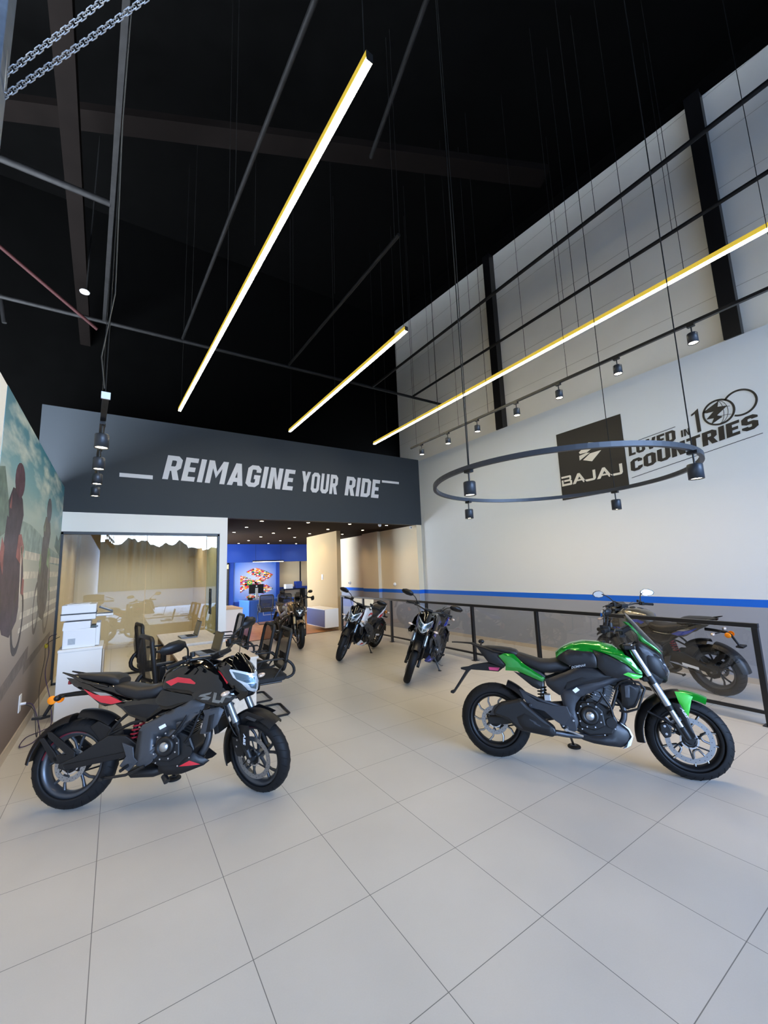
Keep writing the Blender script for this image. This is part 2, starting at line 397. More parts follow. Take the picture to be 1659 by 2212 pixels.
# right wall: lower part to the ledge, upper recessed part
struct('wall_right', MB().bx(XW, XW+.3, YB, YF+.02, 0, 4.72), M_rwall, 'tall pale wall with blue stripe over grey wainscot')
struct('wall_right_upper', MB().bx(XW+.14, XW+.3, YB, 9.86, 4.72, 11.2), mat('upper_wall_paint', 'dddbd5', .75, spec=.2, mottle=.03, mscale=1.5, bump=.1, bscale=60))
m = MB()
for z in (5.5, 6.3, 7.1, 7.9, 8.7): m.bx(XW+.136, XW+.145, YB, 9.85, z, z+.006)
struct('trim_2', m, mat('panel_joint', 'a9a59c', .8), 'thin horizontal joints across the upper wall panels')
struct('baseboard_right', MB().bx(XW-.012, XW+.01, YB, 9.9, 0, .07), M_base, 'beige tile skirting under the grey wainscot')
m = MB(); m.bx(6.93, XW+.3, YF+.02, 10.7, 0, 2.9); m.bx(6.82, XW+.3, 10.7, 11.65, 0, 2.9); m.bx(7.03, XW+.3, 11.65, 16.6, 0, 2.9)
struct('wall_right_rear', m, M_rwall2, 'stepped side wall of the low back area')
for i, y in enumerate((5.8, 1.63)):
    t = MB(); t.bx(XW-.02, XW+.15, y-.09, y+.09, 4.72, 9.2); t.bx(XW-.03, XW-.02, y-.10, y+.10, 4.72, 9.2)
    struct('trim_%d' % (3+i), t, M_steel, 'black steel column on the upper right wall', bev=.004)
# sloping roof, edge beam, back and left walls of the hall
def roof_z(y): return 8.70+.076*(y-.745)
rf = MB()
V = [(-7, YB, roof_z(YB)), (XW+.3, YB, roof_z(YB)), (XW+.3, 9.9, roof_z(9.9)), (-7, 9.9, roof_z(9.9))]
rf.add([(x, y, z+.35) for x, y, z in V]+[(x, y, z+.5) for x, y, z in V], [(0,1,2,3),(4,7,6,5),(0,4,5,1),(1,5,6,2),(2,6,7,3),(3,7,4,0)])
struct('ceiling', rf, M_roof, 'high black sloping roof')
bmm = MB(); a = [(XW-.12, YB, roof_z(YB)), (XW+.2, YB, roof_z(YB)), (XW+.2, 9.86, roof_z(9.86)), (XW-.12, 9.86, roof_z(9.86))]
bmm.add([(x, y, z) for x, y, z in a]+[(x, y, z+.36) for x, y, z in a], [(0,1,2,3),(4,7,6,5),(0,4,5,1),(1,5,6,2),(2,6,7,3),(3,7,4,0)])
struct('trim_5', bmm, M_roof, 'black edge beam above the right wall')
struct('wall_back_upper', MB().bx(-7, XW+.14, 9.86, 10.0, 2.9, 10.4), M_roof, 'black upper back wall above the sign')
struct('wall_left_upper', MB().bx(-7.1, -7, YB, 10, 0, 10.2), M_roof)
struct('wall_left_lower', MB().bx(-7, -1.25, 9.7, 9.86, 0, 3.4), M_roof)
M_brown = mat('brown_purlin', '0b0807', .9, spec=.05, mottle=.15)
def beam(pts, w, h, name, label, m=M_brown):
    a, b = Vector(pts[0]), Vector(pts[1]); t = (b-a).normalized(); sd = t.cross(Vector((0,0,1))).normalized()*w/2; up = sd.cross(t).normalized()*h/2
    mb = MB(); V = [p+q*sd+r_*up for p in (a, b) for q in (-1, 1) for r_ in (-1, 1)]
    mb.add(V, [(0,1,3,2),(4,6,7,5),(0,4,5,1),(2,3,7,6),(0,2,6,4),(1,5,7,3)])
    return struct(name, mb, m, label)
beam([(-.60, 2.6, 6.62), (-.76, 9.82, 6.62)], .17, .2, 'trim_6', 'brown roof beam running to the back at upper left')
beam([(-4, 7.9, 8.35), (5.6, 3.25, 8.0)], .3, .12, 'trim_7', 'faint brown roof purlin crossing the black ceiling')
# sign beam
struct('wall_sign', MB().bx(-1.22, XW, YF, YF+.16, 2.88, 4.76), M_char, 'long charcoal beam wall carrying the slogan')
struct('ceiling_low', MB().bx(-1.22, XW, YF+.16, 16.6, 2.88, 3.0), mat('low_ceiling', '21170d', .85, spec=.05), 'low black ceiling of the back area')
# front of the glass office
m = MB(); m.bx(XL-.3, 1.9, YF, YF+.14, 2.54, 2.88); m.bx(1.75, 1.9, YF, YF+.14, 0, 2.54)
struct('wall_office_front', m, M_white, 'white frame wall around the glass office')
struct('wall_office_left', MB().bx(XL-.16, XL, YF+.14, 12.3, 0, 2.88), M_cream)
struct('wall_office_right', MB().bx(1.78, 1.9, YF+.14, 12.3, 0, 2.88), M_cream)
struct('wall_office_back', MB().bx(XL-.16, 1.9, 12.3, 12.42, 0, 2.88), M_cream)
struct('baseboard_office', MB().bx(XL, 1.78, 12.28, 12.3, 0, .09), M_base)
# left wall
struct('wall_left', MB().bx(XL-.16, XL, YB, YF, 0, 3.31), M_white, 'low left wall carrying the mural')
struct('baseboard_left', MB().bx(XL, XL+.018, YB, YF-.02, 0, .1), M_base, 'beige tile skirting of the left wall')
# partition and rear
struct('wall_partition', MB().bx(5.43, 5.56, 10.78, 13.05, 0, 2.88), mat('partition_paint', 'ae9873', .75, spec=.2, bump=.15, bscale=120), 'cream partition stub ending at the tile line')
struct('wall_rear', MB().bx(-1.2, XW+.3, 16.6, 16.75, 0, 2.9), M_cream, 'cream rear wall')
m = MB(); m.bx(3.3, 7.05, 16.3, 16.38, 2.17, 2.88); m.bx(3.62, 3.8, 16.42, 16.5, 0, 2.2); m.bx(5.48, 5.62, 16.42, 16.5, 0, 2.2); m.bx(3.8, 5.5, 16.46, 16.5, 0, 2.2); m.bx(1.9, 3.3, 16.3, 16.38, 0, 2.88)
struct('wall_rear_blue', m, M_blue, 'navy blue rear wall band and surround')
m = MB(); m.bx(5.62, 7.03, 16.55, 16.6, 0, .99)
struct('trim_8', m, mat('rear_wainscot', '8d8374', .6), 'taupe wainscot of the rear wall')
struct('trim_9', MB().bx(5.62, 7.03, 16.54, 16.6, .99, 1.12), M_blue, 'blue stripe on the rear wall')
struct('trim_10', MB().bx(6.55, 6.59, 16.5, 16.56, 0, 2.17), M_black, 'thin black post on the rear wall')
d = MB(); d.bx(3.32, 3.62, 16.4, 16.44, .02, 2.15)
dd = struct('door_1', d, M_black, 'dark louvred door beside the blue poster')
l = MB()
for i in range(26): l.bx(3.34, 3.6, 16.38, 16.4, .5+i*.055, .5+i*.055+.03)
l.build('louvre', mat('louvre_grey', '4d4a45', .5), dd)
l = MB().bx(3.5, 3.6, 16.37, 16.4, 1.93, 2.1); l.build('door_light', mat('frosted', 'c8b893', .4), dd)
# office glazing
fr = MB(); y0, y1 = YF+.02, YF+.08
fr.bx(XL, XL+.035, y0, y1, 0, 2.53); fr.bx(1.71, 1.75, y0, y1, 0, 2.53); fr.bx(XL, 1.75, y0, y1, 2.49, 2.54); fr.bx(XL, 1.43, y0, y1, 0, .035)
w1 = struct('window_1', fr, M_steel, 'black framed glass front of the office', bev=.003)
for a, b in ((XL+.035, .455), (.465, 1.505)):
    MB().bx(a, b, YF+.045, YF+.053, .035, 2.49).build('pane', M_glass, w1)
d1 = struct('door_2', MB().bx(1.515, 1.708, YF+.045, YF+.055, .02, 2.48), M_glass2, 'narrow glass door leaf with black pull handle')
h = MB()
for yy in (YF-.02, YF+.12):
    h.tube([(1.60, yy, .93), (1.60, yy, 1.43)], .012, 10)
h.tube([(1.60, YF-.02, .99), (1.60, YF+.12, .99)], .009, 8); h.tube([(1.60, YF-.02, 1.37), (1.60, YF+.12, 1.37)], .009, 8)
h.build('door_handle', M_steel, d1); MB().bx(1.575, 1.625, YF+.03, YF+.07, 1.12, 1.24).build('lock', M_steel, d1)

# ---------------------------------------------------------------- outside, seen in reflections only
gr = tag(MB().bx(-60, 60, -70, YB-.1, -.25, -.15).build('ground_outside', mat('asphalt', '4f4c47', .95, spec=.1)), kind='structure')
hill = MB(); n = 300; V = []; 
for i in range(n+1):
    x = -70+i*150/n; hgt = 8.4-.06*(x+10)+.7*math.sin(x*.5)*math.sin(x*.31+1)+.9*abs(math.sin(x*1.1))*abs(math.sin(x*.53))+random.uniform(-.2, .3)
    V += [(x, -62, -.3), (x, -66-random.uniform(0, 3), max(2, hgt))]
hill.add(V, [(2*i, 2*i+2, 2*i+3, 2*i+1) for i in range(n)])
V2 = [(x, y-25, z-.2) for x, y, z in V]
hill.add([V[2*i+1] for i in range(n+1)]+[(V[2*i+1][0], V[2*i+1][1]-25, -.3) for i in range(n+1)], [(i, i+1, n+2+i, n+1+i) for i in range(n)])
tag(hill.build('wooded_hill', mat('foliage', '232b1a', .95, mottle=.2, mscale=.2)), kind='structure')
# the open shop front lets the sky in
pl = bpy.data.lights.new('front_opening', 'AREA'); pl.shape = 'RECTANGLE'; pl.size = 7.9; pl.size_y = 6.5; pl.energy = 1
try: pl.cycles.is_portal = True
except Exception: pass
po = bpy.data.objects.new('front_opening', pl); COL.objects.link(po); po.location = (3.15, YB-.02, 3.25); po.rotation_euler = (R(90), 0, 0)
struct('wall_front', MB().bx(-7, XW+.3, YB-.15, YB, 6.55, 9.4).bx(-7, XL, YB-.15, YB, 0, 6.55), M_roof, None)
# ---------------------------------------------------------------- signs
def on_beam(u, v, h): return (u, YF-.001-h, v)
M_sign = mat('sign_white', 'd2d3d8', .5, spec=.3)
sg = thing('slogan_lettering', 'big white italic slogan REIMAGINE YOUR RIDE on charcoal beam wall', 'sign', (0, 0, 0))
sz = .056; 
def shear_beam(u, v, h):   # the line of lettering drops slightly to the right
    return on_beam(u, v-.010*(u-.6), h)
for wd, a, b in (('REIMAGINE', .66, 3.40), ('YOUR', 3.50, 4.52), ('RIDE', 4.68, 5.76)):
    stroke_mb(wd, (a, 3.60, b, 4.09), shear_beam, .012, .17).build('word', M_sign, sg)
MB().bx(-.04, .50, YF-.013, YF-.001, 3.575, 3.65).build('dash', M_sign, sg)
MB().bx(5.82, 6.37, YF-.013, YF-.001, 3.985, 4.045).build('dash', M_sign, sg)
def on_right(u, v, h):     # u runs towards the viewer's right (minus y), v is height
    return (XW-.001-h, -u, v)
M_signblk = mat('sign_black', '232120', .5, spec=.3)
lg = thing('wall_logo', 'black square wall logo with white bird emblem and BAJAJ lettering', 'sign', (0, 0, 0))
MB().prism([(4.455, 2.86), (3.235, 2.86), (3.235, 4.165), (4.455, 4.165)], XW-.012, XW-.001, 'x').build('panel', M_signblk, lg)
M_signw = mat('sign_cream', 'd9d3c6', .5)
def glyph(polys, x0, z0, w, h, name, par, m=M_signw, dep=.018):
    mb = MB()
    for i_, p in enumerate(polys): mb.prism([(-(x0+a*w), z0+b*h) for a, b in p], XW-dep-.0004*i_, XW-.0125, 'x')
    return mb.build(name, m, par)
t = .2
Bp = [[(0,0),(0,.62),(.16,.62),(.16,0)], [(0,.82),(0,1),(.86,1),(.95,.94),(.95,.82)], [(.79,.82),(.79,.6),(.95,.58),(.95,.82)], [(.26,.42),(.26,.6),(.86,.6),(.92,.51),(.86,.42)], [(.82,.5),(.84,.2),(1,.2),(1,.46)], [(.16,0),(.16,.2),(1,.2),(1,.07),(.92,0)]]
Ap = [[(0,0),(.42,1),(.58,1),(.58,.78),(.22,0)], [(.58,1),(1,0),(.8,0),(.46,.84)], [(.36,.22),(.36,.38),(.78,.38),(.84,.22)]]
Jp = [[(.72,1),(.92,1),(.92,.2),(.72,.2)], [(.92,.2),(.84,.04),(.7,0),(.0,0),(.0,.2),(.72,.2)]]
lz, lh = 3.125, .185; cw = .245
for i, (g, nm) in enumerate(((Bp, 'letter'), (Ap, 'letter'), (Jp, 'letter'), (Ap, 'letter'), (Jp, 'letter'))):
    xs = -4.43+[0, .215, .445, .68, .91][i]
    glyph(g, xs, lz, [.205, .265, .235, .265, .235][i], lh, nm, lg)
bird = [[(0, .60), (.45, 1.0), (1.0, .92), (.78, .66), (.42, .74)], [(0, .60), (.30, .66), (.30, .52), (.08, .50)],
        [(0, .46), (0, .24), (.52, .52), (1.0, .50), (.62, .30), (.30, .18)], [(.10, .20), (.40, .12), (1.0, .44), (.52, 0)]]
glyph([[(0,.62),(.5,1),(1.02,.84),(.52,.60)], [(0,.62),(.30,.615),(.52,.60),(.36,.52),(.04,.53)], [(0,.44),(.0,.2),(.5,.46),(.36,.5)], [(.16,.17),(.56,0),(1.02,.44),(.52,.42)]], -4.03, 3.47, .4, .36, 'bird_emblem', lg)
ct = thing('wall_lettering', 'black lettering LOVED IN 100 COUNTRIES with globe and rings on the wall', 'sign', (0, 0, 0))
th = math.atan(.150)
def tl(u, v, h, sl=.150):
    return (XW-.001-h, 3.18-u, 3.03+v+sl*u)
def tl2(u, v, h): return tl(u, v, h, .105)
stroke_mb('COUNTRIES', (0, .095, 1.66, .295), tl, .006, .03, .205, .07).build('word', M_signblk, ct)
stroke_mb('LOVED', (0, .37, .70, .545), tl2, .006, .03, .20, .07).build('word', M_signblk, ct)
stroke_mb('IN', (.77, .385, .89, .49), tl2, .006, .03, .17, .10).build('word', M_signblk, ct)
MB().prism([(-a, b) for a, b in ((-2.215, 3.82), (-2.155, 3.865), (-2.155, 3.515), (-2.20, 3.505), (-2.20, 3.80), (-2.245, 3.775), (-2.25, 3.80))], XW-.006, XW-.001, 'x').build('numeral', M_signblk, ct)
def ring_mb(cy, cz, r0, r1, n=40, a0=0, a1=2*PI, h=.006):
    mb = MB(); full = a1-a0 > 6.28; V = []; F = []
    for i in range(n+1):
        a = a0+(a1-a0)*i/n
        for r in (r0, r1):
            for d in (.001, h): V.append((XW-d, cy-r*math.cos(a), cz+r*math.sin(a)))
    for i in range(n):
        k = 4*i; F += [(k+1, k+3, k+7, k+5), (k, k+1, k+5, k+4), (k+2, k+6, k+7, k+3)]
    return mb.add(V, F)
ring_mb(1.925, 3.725, .165, .19).build('globe_ring', M_signblk, ct)
ring_mb(1.68, 3.775, .165, .19, a0=R(-115), a1=R(150)).build('ring', M_signblk, ct)
gm = MB()
gm.prism([(1.925-a, 3.725+b) for a, b in ((-.19,.05),(.02,.16),(.0,.08),(.11,.06),(-.02,-.04),(.04,-.08),(-.1,-.15),(-.06,-.07),(-.15,-.06),(-.05,.03),(-.13,.03))], XW-.006, XW-.001, 'x')
for rr_ in (.06, .11): gm.tube([(XW-.003, 1.925-rr_*math.sin(a), 3.725+.165*math.cos(a)) for a in [PI*i/12 for i in range(13)]], .003, 4)
for zz_ in (-.06, .06): gm.tube([(XW-.003, 1.925-x*.15, 3.725+zz_-.02*x*x) for x in (0, .3, .6, .9)], .003, 4)
gm.build('globe_map', M_signblk, ct)
m = MB(); m.tube([tl(-.0, .0, .004), tl(1.68, .0, .004)], .004, 4); m.build('rule', M_signblk, ct)
m = MB(); m.tube([tl2(-.0, .58, .004), tl2(.71, .58, .004)], .004, 4); m.build('rule', M_signblk, ct)

# ---------------------------------------------------------------- mural on the left wall
def mural_mat():
    m = bpy.data.materials.new('mural_print'); m.use_nodes = True; nt = m.node_tree; b = nt.nodes['Principled BSDF']
    g = nt.nodes.new('ShaderNodeNewGeometry'); s = nt.nodes.new('ShaderNodeSeparateXYZ'); nt.links.new(g.outputs['Position'], s.inputs[0])
    mr = nt.nodes.new('ShaderNodeMapRange'); mr.inputs[1].default_value = .1; mr.inputs[2].default_value = 3.31; nt.links.new(s.outputs[2], mr.inputs[0])
    r = nt.nodes.new('ShaderNodeValToRGB'); e = r.color_ramp.elements
    e[0].position = 0; e[0].color = (*lin('6b5a55'), 1); e[1].position = 1; e[1].color = (*lin('2f6f86'), 1)
    for p, c in ((.2, '8a7d76'), (.4, 'aca69c'), (.46, 'b6b4aa'), (.6, 'b9bdb0'), (.72, 'a9bcb6'), (.82, '7ea6ae')):
        q = e.new(p); q.color = (*lin(c), 1)
    nt.links.new(mr.outputs[0], r.inputs[0])
    n = nt.nodes.new('ShaderNodeTexNoise'); n.inputs['Scale'].default_value = 1.3; n.inputs['Detail'].default_value = 6
    mp = nt.nodes.new('ShaderNodeMapping'); mp.inputs['Scale'].default_value = (1, .8, 3.2); mp.inputs['Rotation'].default_value = (.35, 0, 0)
    nt.links.new(g.outputs['Position'], mp.inputs[0]); nt.links.new(mp.outputs[0], n.inputs['Vector'])
    cr = nt.nodes.new('ShaderNodeMapRange'); cr.inputs[1].default_value = .47; cr.inputs[2].default_value = .66; nt.links.new(n.outputs[0], cr.inputs[0])
    hz = nt.nodes.new('ShaderNodeMapRange'); hz.inputs[1].default_value = 2.3; hz.inputs[2].default_value = 2.8; nt.links.new(s.outputs[2], hz.inputs[0])
    mu = nt.nodes.new('ShaderNodeMath'); mu.operation = 'MULTIPLY'; nt.links.new(cr.outputs[0], mu.inputs[0]); nt.links.new(hz.outputs[0], mu.inputs[1])
    mx = nt.nodes.new('ShaderNodeMix'); mx.data_type = 'RGBA'; nt.links.new(mu.outputs[0], mx.inputs[0]); nt.links.new(r.outputs[0], mx.inputs[6])
    mx.inputs[7].default_value = (*lin('c9cfc6'), 1); nt.links.new(mx.outputs[2], b.inputs['Base Color']); b.inputs['Roughness'].default_value = .5
    b.inputs['Specular IOR Level'].default_value = .3
    return m
mu = MB().prism([(4.33, .10), (8.79, .10), (8.79, 3.31), (4.33, 3.31)], XL, XL+.004, 'x').build('mural', mural_mat())
tag(mu, 'printed wall mural of two motorcycle riders under a cloudy teal sky', 'mural')
def mp_(polys, name, m, k=1):
    mb = MB()
    for p in polys: mb.prism(p, XL+.003, XL+.0045+.0006*k, 'x')
    o = mb.build(name, m, mu); return o
def ell(cy, cz, ry, rz, n=18, a0=0, a1=360): return [(cy+ry*math.cos(R(a0+(a1-a0)*i/n)), cz+rz*math.sin(R(a0+(a1-a0)*i/n))) for i in range(n)]
def ringp(cy, cz, ry, rz, t, n=20):
    o = []
    for i in range(n):
        a, b = R(360*i/n), R(360*(i+1)/n); k = 1-t
        o.append([(cy+ry*math.cos(a), cz+rz*math.sin(a)), (cy+ry*math.cos(b), cz+rz*math.sin(b)), (cy+k*ry*math.cos(b), cz+k*rz*math.sin(b)), (cy+k*ry*math.cos(a), cz+k*rz*math.sin(a))])
    return o
def mc(n, c): return mat('print_'+n, c, .5, spec=.3, mottle=.28, mscale=9)
mp_([[(4.33, 2.35), (4.6, 2.42), (5.2, 2.30), (5.9, 2.32), (6.6, 2.28), (7.2, 2.18), (8.79, 2.12), (8.79, 1.95), (4.33, 1.95)]], 'far_ridge', mc('ridge', '93a49d'), .2)
mp_([[(4.33, 2.62), (4.5, 2.66), (4.75, 2.4), (5.0, 2.2), (4.33, 2.0)]], 'near_hill', mc('hill', '6f8077'), .4)
mp_([[(8.79, 2.55), (8.5, 2.35), (8.2, 2.42), (8.05, 2.22), (8.79, 2.1)]], 'near_hill', mc('hill', '6f8077'), .4)
rl = [[(5.7, z+.0), (8.79, z+.05), (8.79, z+.05+w), (5.7, z+w)] for z, w in ((1.93, .09), (1.72, .08), (1.50, .07), (1.30, .07), (1.16, .05))]
rl += [[(4.33, z), (5.0, z+.01), (5.0, z+.01+w), (4.33, z+w)] for z, w in ((1.80, .09), (1.60, .08))]
mp_(rl, 'guard_rail', mc('rail', 'cfc9bb'), .6)
mp_([[(4.33, .55), (5.0, .74), (6.4, .95), (6.4, .80), (5.0, .60), (4.33, .35)], [(6.2, .78), (8.3, .92), (8.3, .84), (6.2, .66)]], 'road_shade', mc('road', '6a605c'), .5)
def rider(y0, s, body, acc, hel, k):
    P = lambda L: [(y0+a*s, .95+b) for a, b in L]
    mp_([P([(.05,.5),(.28,.28),(.55,.22),(.8,.35),(.95,.8),(.82,1.05),(.6,1.25),(.3,1.35),(.12,1.1),(-.05,.8)])], 'motorcycle', mc('bike'+k, body), 1)
    mp_([P(q) for q in ringp(.85, .36, .26, .36, .22)+ringp(0, .42, .2, .33, .22)], 'tyres', mc('tyre'+k, '4a4442' if k == 'a' else '6e6661'), 1.4)
    mp_([P([(.2,1.25),(.6,1.15),(.72,1.42),(.62,1.56),(.45,1.62),(.22,1.6),(.1,1.45)])], 'rider', mc('rider'+k, body), 1.8)
    mp_([P([(.05,.9),(.4,1.0),(.35,1.3),(.1,1.32)])], 'rider_leg', mc('rider'+k, body), 1.5)
    mp_([P(ell(.46, 1.72, .20, .17))], 'helmet', mc('helmet'+k, hel), 2.2)
    for q_ in ([(.55,.98),(.82,.9),(.86,1.1),(.7,1.22),(.58,1.2)], [(.9,.62),(1.02,.6),(1.0,.76),(.92,.78)], [(-.02,.95),(.12,.8),(.1,1.05),(.0,1.12)], [(.15,1.4),(.22,1.4),(.2,1.55)]): mp_([P(q_)], 'colour_panel', mc('acc'+k, acc), 2.4)
    mp_([P([(.72,1.1),(.78,1.1),(.9,.45),(.86,.42)]), P([(.78,.98),(.82,1.02),(.78,1.12),(.74,1.08)])], 'fork', mc('fork'+k, 'b9b2a8'), 2.6)
rider(4.62, 1.15, '4b4148', '8f605e', '58404a', 'a')
rider(6.72, 1.10, '6d655f', '8fa07c', '5d5b62', 'b')

# ---------------------------------------------------------------- lamps
M_led = mat('led_diffuser', 'fff6d8', .4, emit=(1.0, .90, .66), es=E_LED)
M_sideglow = mat('painted_glow_channel', 'c9a640', .35, metal=.6, emit=(1.0, .72, .08), es=.55)  # yellow side glow put into the housing's own colour and emission
M_wire = mat('suspension_wire', '171717', .6, spec=.2)
def led_bar(p0, p1, label, w=.062, wires=()):
    a, b = Vector(p0), Vector(p1); L = (b-a).length; t = (b-a).normalized()
    rt = thing('linear_light', label, 'light', tuple(a), 0, 'suspended linear lights')
    sd = t.cross(Vector((0, 0, 1))).normalized(); up = sd.cross(t)
    def fr(s, u, v): return t*s+sd*u+up*v
    def bar(s0, s1, u0, u1, v0, v1): 
        mb = MB(); V = [fr(s, u, v) for s in (s0, s1) for u in (u0, u1) for v in (v0, v1)]
        return mb.add(V, [(0,1,3,2),(4,6,7,5),(0,4,5,1),(2,3,7,6),(0,2,6,4),(1,5,7,3)])
    bar(0, L, -w/2, w/2, .012, .06).build('housing', M_sideglow, rt)
    bar(0, L, -w/2+.004, w/2-.004, -.002, .012).build('diffuser', M_led, rt)
    e = bar(-.004, 0, -w/2, w/2, -.002, .06)
    e.build('end_cap', M_steel, rt)
    bar(L, L+.004, -w/2, w/2, -.002, .06).build('end_cap', M_steel, rt)
    for s in wires:
        p = fr(s, 0, .06); top = roof_z((a+p).y)+.33-(a.z)
        MB().tube([p, (p.x, p.y, top)], .003, 5).build('suspension_wire', M_wire, rt)
    return rt
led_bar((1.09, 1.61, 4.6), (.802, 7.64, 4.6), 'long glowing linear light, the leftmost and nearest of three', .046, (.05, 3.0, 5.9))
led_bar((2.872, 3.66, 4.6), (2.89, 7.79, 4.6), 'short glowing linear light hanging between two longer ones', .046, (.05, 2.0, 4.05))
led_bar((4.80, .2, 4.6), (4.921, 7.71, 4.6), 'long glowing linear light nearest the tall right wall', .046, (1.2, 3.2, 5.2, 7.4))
M_spot = mat('graphite_spot', '3a3d42', .4, metal=.5)
M_bulb = mat('lamp_face', 'fff4da', .3, emit=(1.0, .86, .62), es=26.0)
def spot_thing(label, group, watt, stem=.09, aim=None, r=.044, h=.10, spread=110, yoke=True):
    rt = thing('spotlight', label, 'spotlight', (0, 0, 0), 0, group)
    m = MB(); m.bx(-.018, .018, -.03, .03, -.022, 0); m.cyl((0, 0, -.02), (0, 0, -stem), .006, 8)
    m.build('mount', M_steel, rt)
    m = MB(); m.lathe([(0, -stem), (r*.92, -stem), (r, -stem-.006), (r, -stem-h), (r*.9, -stem-h), (r*.88, -stem-h+.012)], axis='z', n=28)
    m.build('housing', M_spot, rt)
    m = MB(); m.lathe([(0, -stem-h+.008), (r*.86, -stem-h+.008)], axis='z', n=24); m.build('lamp_face', M_bulb, rt)
    return rt
def add_spot(loc, watt, spread=100, to=(0, 0, -1), blend=.7, col=WARM, name='lamp_glow', par=None):
    l = bpy.data.lights.new(name, 'SPOT'); l.energy = watt; l.spot_size = R(spread); l.spot_blend = blend; l.color = col; l.shadow_soft_size = .03
    o = bpy.data.objects.new(name, l); COL.objects.link(o); o.location = loc
    o.rotation_euler = Vector(to).to_track_quat('-Z', 'Y').to_euler(); return o
# ceiling track by the right wall
tr = thing('track_rail', 'thin black lighting track hung along the tall right wall', 'track', (4.5, 0, 3.89))
MB().bx(-.017, .017, .1, 5.78, 0, .03).build('rail', M_steel, tr, bev=.002)
for y in (.7, 2.6, 4.5, 5.6):
    MB().tube([(0, y, .03), (0, y, roof_z(y)+.3-3.89)], .003, 5).build('suspension_wire', M_wire, tr)
ys = [1.322, 2.02, 2.73, 3.373, 4.106, 4.765, 5.461]
names = ['nearest', 'second nearest', 'third', 'middle', 'third farthest', 'second farthest', 'farthest']
proto = spot_thing('', None, 0); used = []
for i, y in enumerate(ys):
    n_ = ['largest and nearest of the seven wall track spotlights', 'second of the seven wall track spotlights counted from the right', 'third of the seven wall track spotlights counted from the right',
          'middle one of the seven wall track spotlights', 'fifth of the seven wall track spotlights counted from the right', 'sixth of the seven wall track spotlights, next to the leftmost', 'leftmost and smallest of the seven wall track spotlights'][i]
    place(proto, used, n_, (4.5, y, 3.89), 0, 'track spotlights by the right wall')
    add_spot((4.5, y, 3.69), W_TRACK, 110, (.45, 0, -1), .8)
# ring lamp
RC = Vector((3.133, 2.039, 2.38)); RR = 1.024
rg = thing('ring_light_frame', 'large black suspended ring carrying four spotlights', 'chandelier', tuple(RC))
MB().lathe([(RR+.014, -.012), (RR+.014, .022), (RR-.014, .022), (RR-.014, -.012)], axis='z', n=96, closed=True, smooth=False).build('ring', M_grey, rg)
for a, ln in ((180, 6.5), (0, 6.5), (-90, 6.5)):
    x, y = RR*math.cos(R(a)), RR*math.sin(R(a))
    MB().tube([(x, y, .02), (x, y, roof_z(RC.y+y)+.3-2.38)], .004, 6).build('suspension_cable', M_wire, rg)
MB().tube([(-RR+.03, .02, .02), (-RR+.06, .03, 2), (-RR+.03, .02, 6.4)], .003, 6).build('power_cable', M_wire, rg)
for a, n_ in ((-90, 'nearest and largest spotlight on the suspended ring, at its right'), (180, 'spotlight at the left of the ring, inside its outline'), (90, 'lit spotlight under the front left of the ring, just right of the dark one'), (0, 'unlit looking spotlight below the black logo side of the ring')):
    place(proto, used, n_, (RC.x+RR*math.cos(R(a)), RC.y+RR*math.sin(R(a)), 2.37), 0, 'ring spotlights')
    add_spot((RC.x+RR*math.cos(R(a)), RC.y+RR*math.sin(R(a)), 2.16), W_RING, 130, (0, 0, -1), .8)
# left track with four spots
lt = thing('track_rail', 'black track over the aisle seen end on at left, four spots below', 'track', (-.116, 3.1, 2.80))
m = MB().bx(-.017, .017, -.16, 2.5, 0, .034); m.T = rotM('Z', .054); m.build('rail', M_steel, lt)
m = MB().bx(-.024, .024, -.172, -.16, -.004, .04); m.T = rotM('Z', .05); m.build('end_cap', M_plwhite, lt)
for y in (.1, 2.6): MB().tube([(-.05*y, y, .03), (-.05*y, y, 6.3)], .004, 6).build('suspension_wire', M_wire, lt)
MB().tube([(0, -.2, .05), (-.03, -.1, .3), (.02, -.05, .8), (0, 0, 2.2), (.01, 0, 3.2)], .004, 6).build('feed_cable', mat('cable_grey', '3a3834', .6), lt)
for i, (x, y) in enumerate(((-.131, 3.383), (-.167, 4.064), (-.2, 4.714), (-.24, 5.411))):
    place(proto, used, ['top and nearest of the four stacked aisle spotlights at left', 'second from the top of the four aisle spotlights at left', 'third from the top of the four aisle spotlights at left', 'lowest and farthest of the four aisle spotlights at left'][i], (x, y, 2.79), 0, 'aisle spotlights at left')
    add_spot((x, y, 2.58), W_SIDE, 120, (0, 0, -1), .8)
# downlights in the low ceiling
def mk_down():
    rt = thing('downlight', '', 'downlight')
    MB().lathe([(.034, .0), (.05, -.002), (.052, .0), (.05, .003)], axis='z', n=20).build('trim_ring', mat('dl_ring', '8b8478', .4), rt)
    MB().lathe([(0, -.001), (.036, -.001)], axis='z', n=18).build('lamp_face', M_bulb, rt)
    return rt
dl = mk_down(); ud = []
cols = [2.72, 3.85, 5.0, 6.15]; rows = [9.15, 10.45, 11.78, 13.05, 14.5, 15.9]
cn = ['left column', 'second column from the left', 'third column from the left', 'right column']; rn = ['front row', 'second row', 'third row', 'fourth row', 'fifth row', 'rear row']
for i, x in enumerate(cols):
    for j, y in enumerate(rows):
        if (i == 3 and j in (3, 4)) or (i == 0 and j > 3): continue
        place(dl, ud, 'recessed ceiling downlight in the %s, %s of the low ceiling' % (rn[j], cn[i]), (x, y, 2.879), 0, 'downlights of the low ceiling')
        add_spot((x, y, 2.86), W_DOWN, 130, (0, 0, -1), .8)
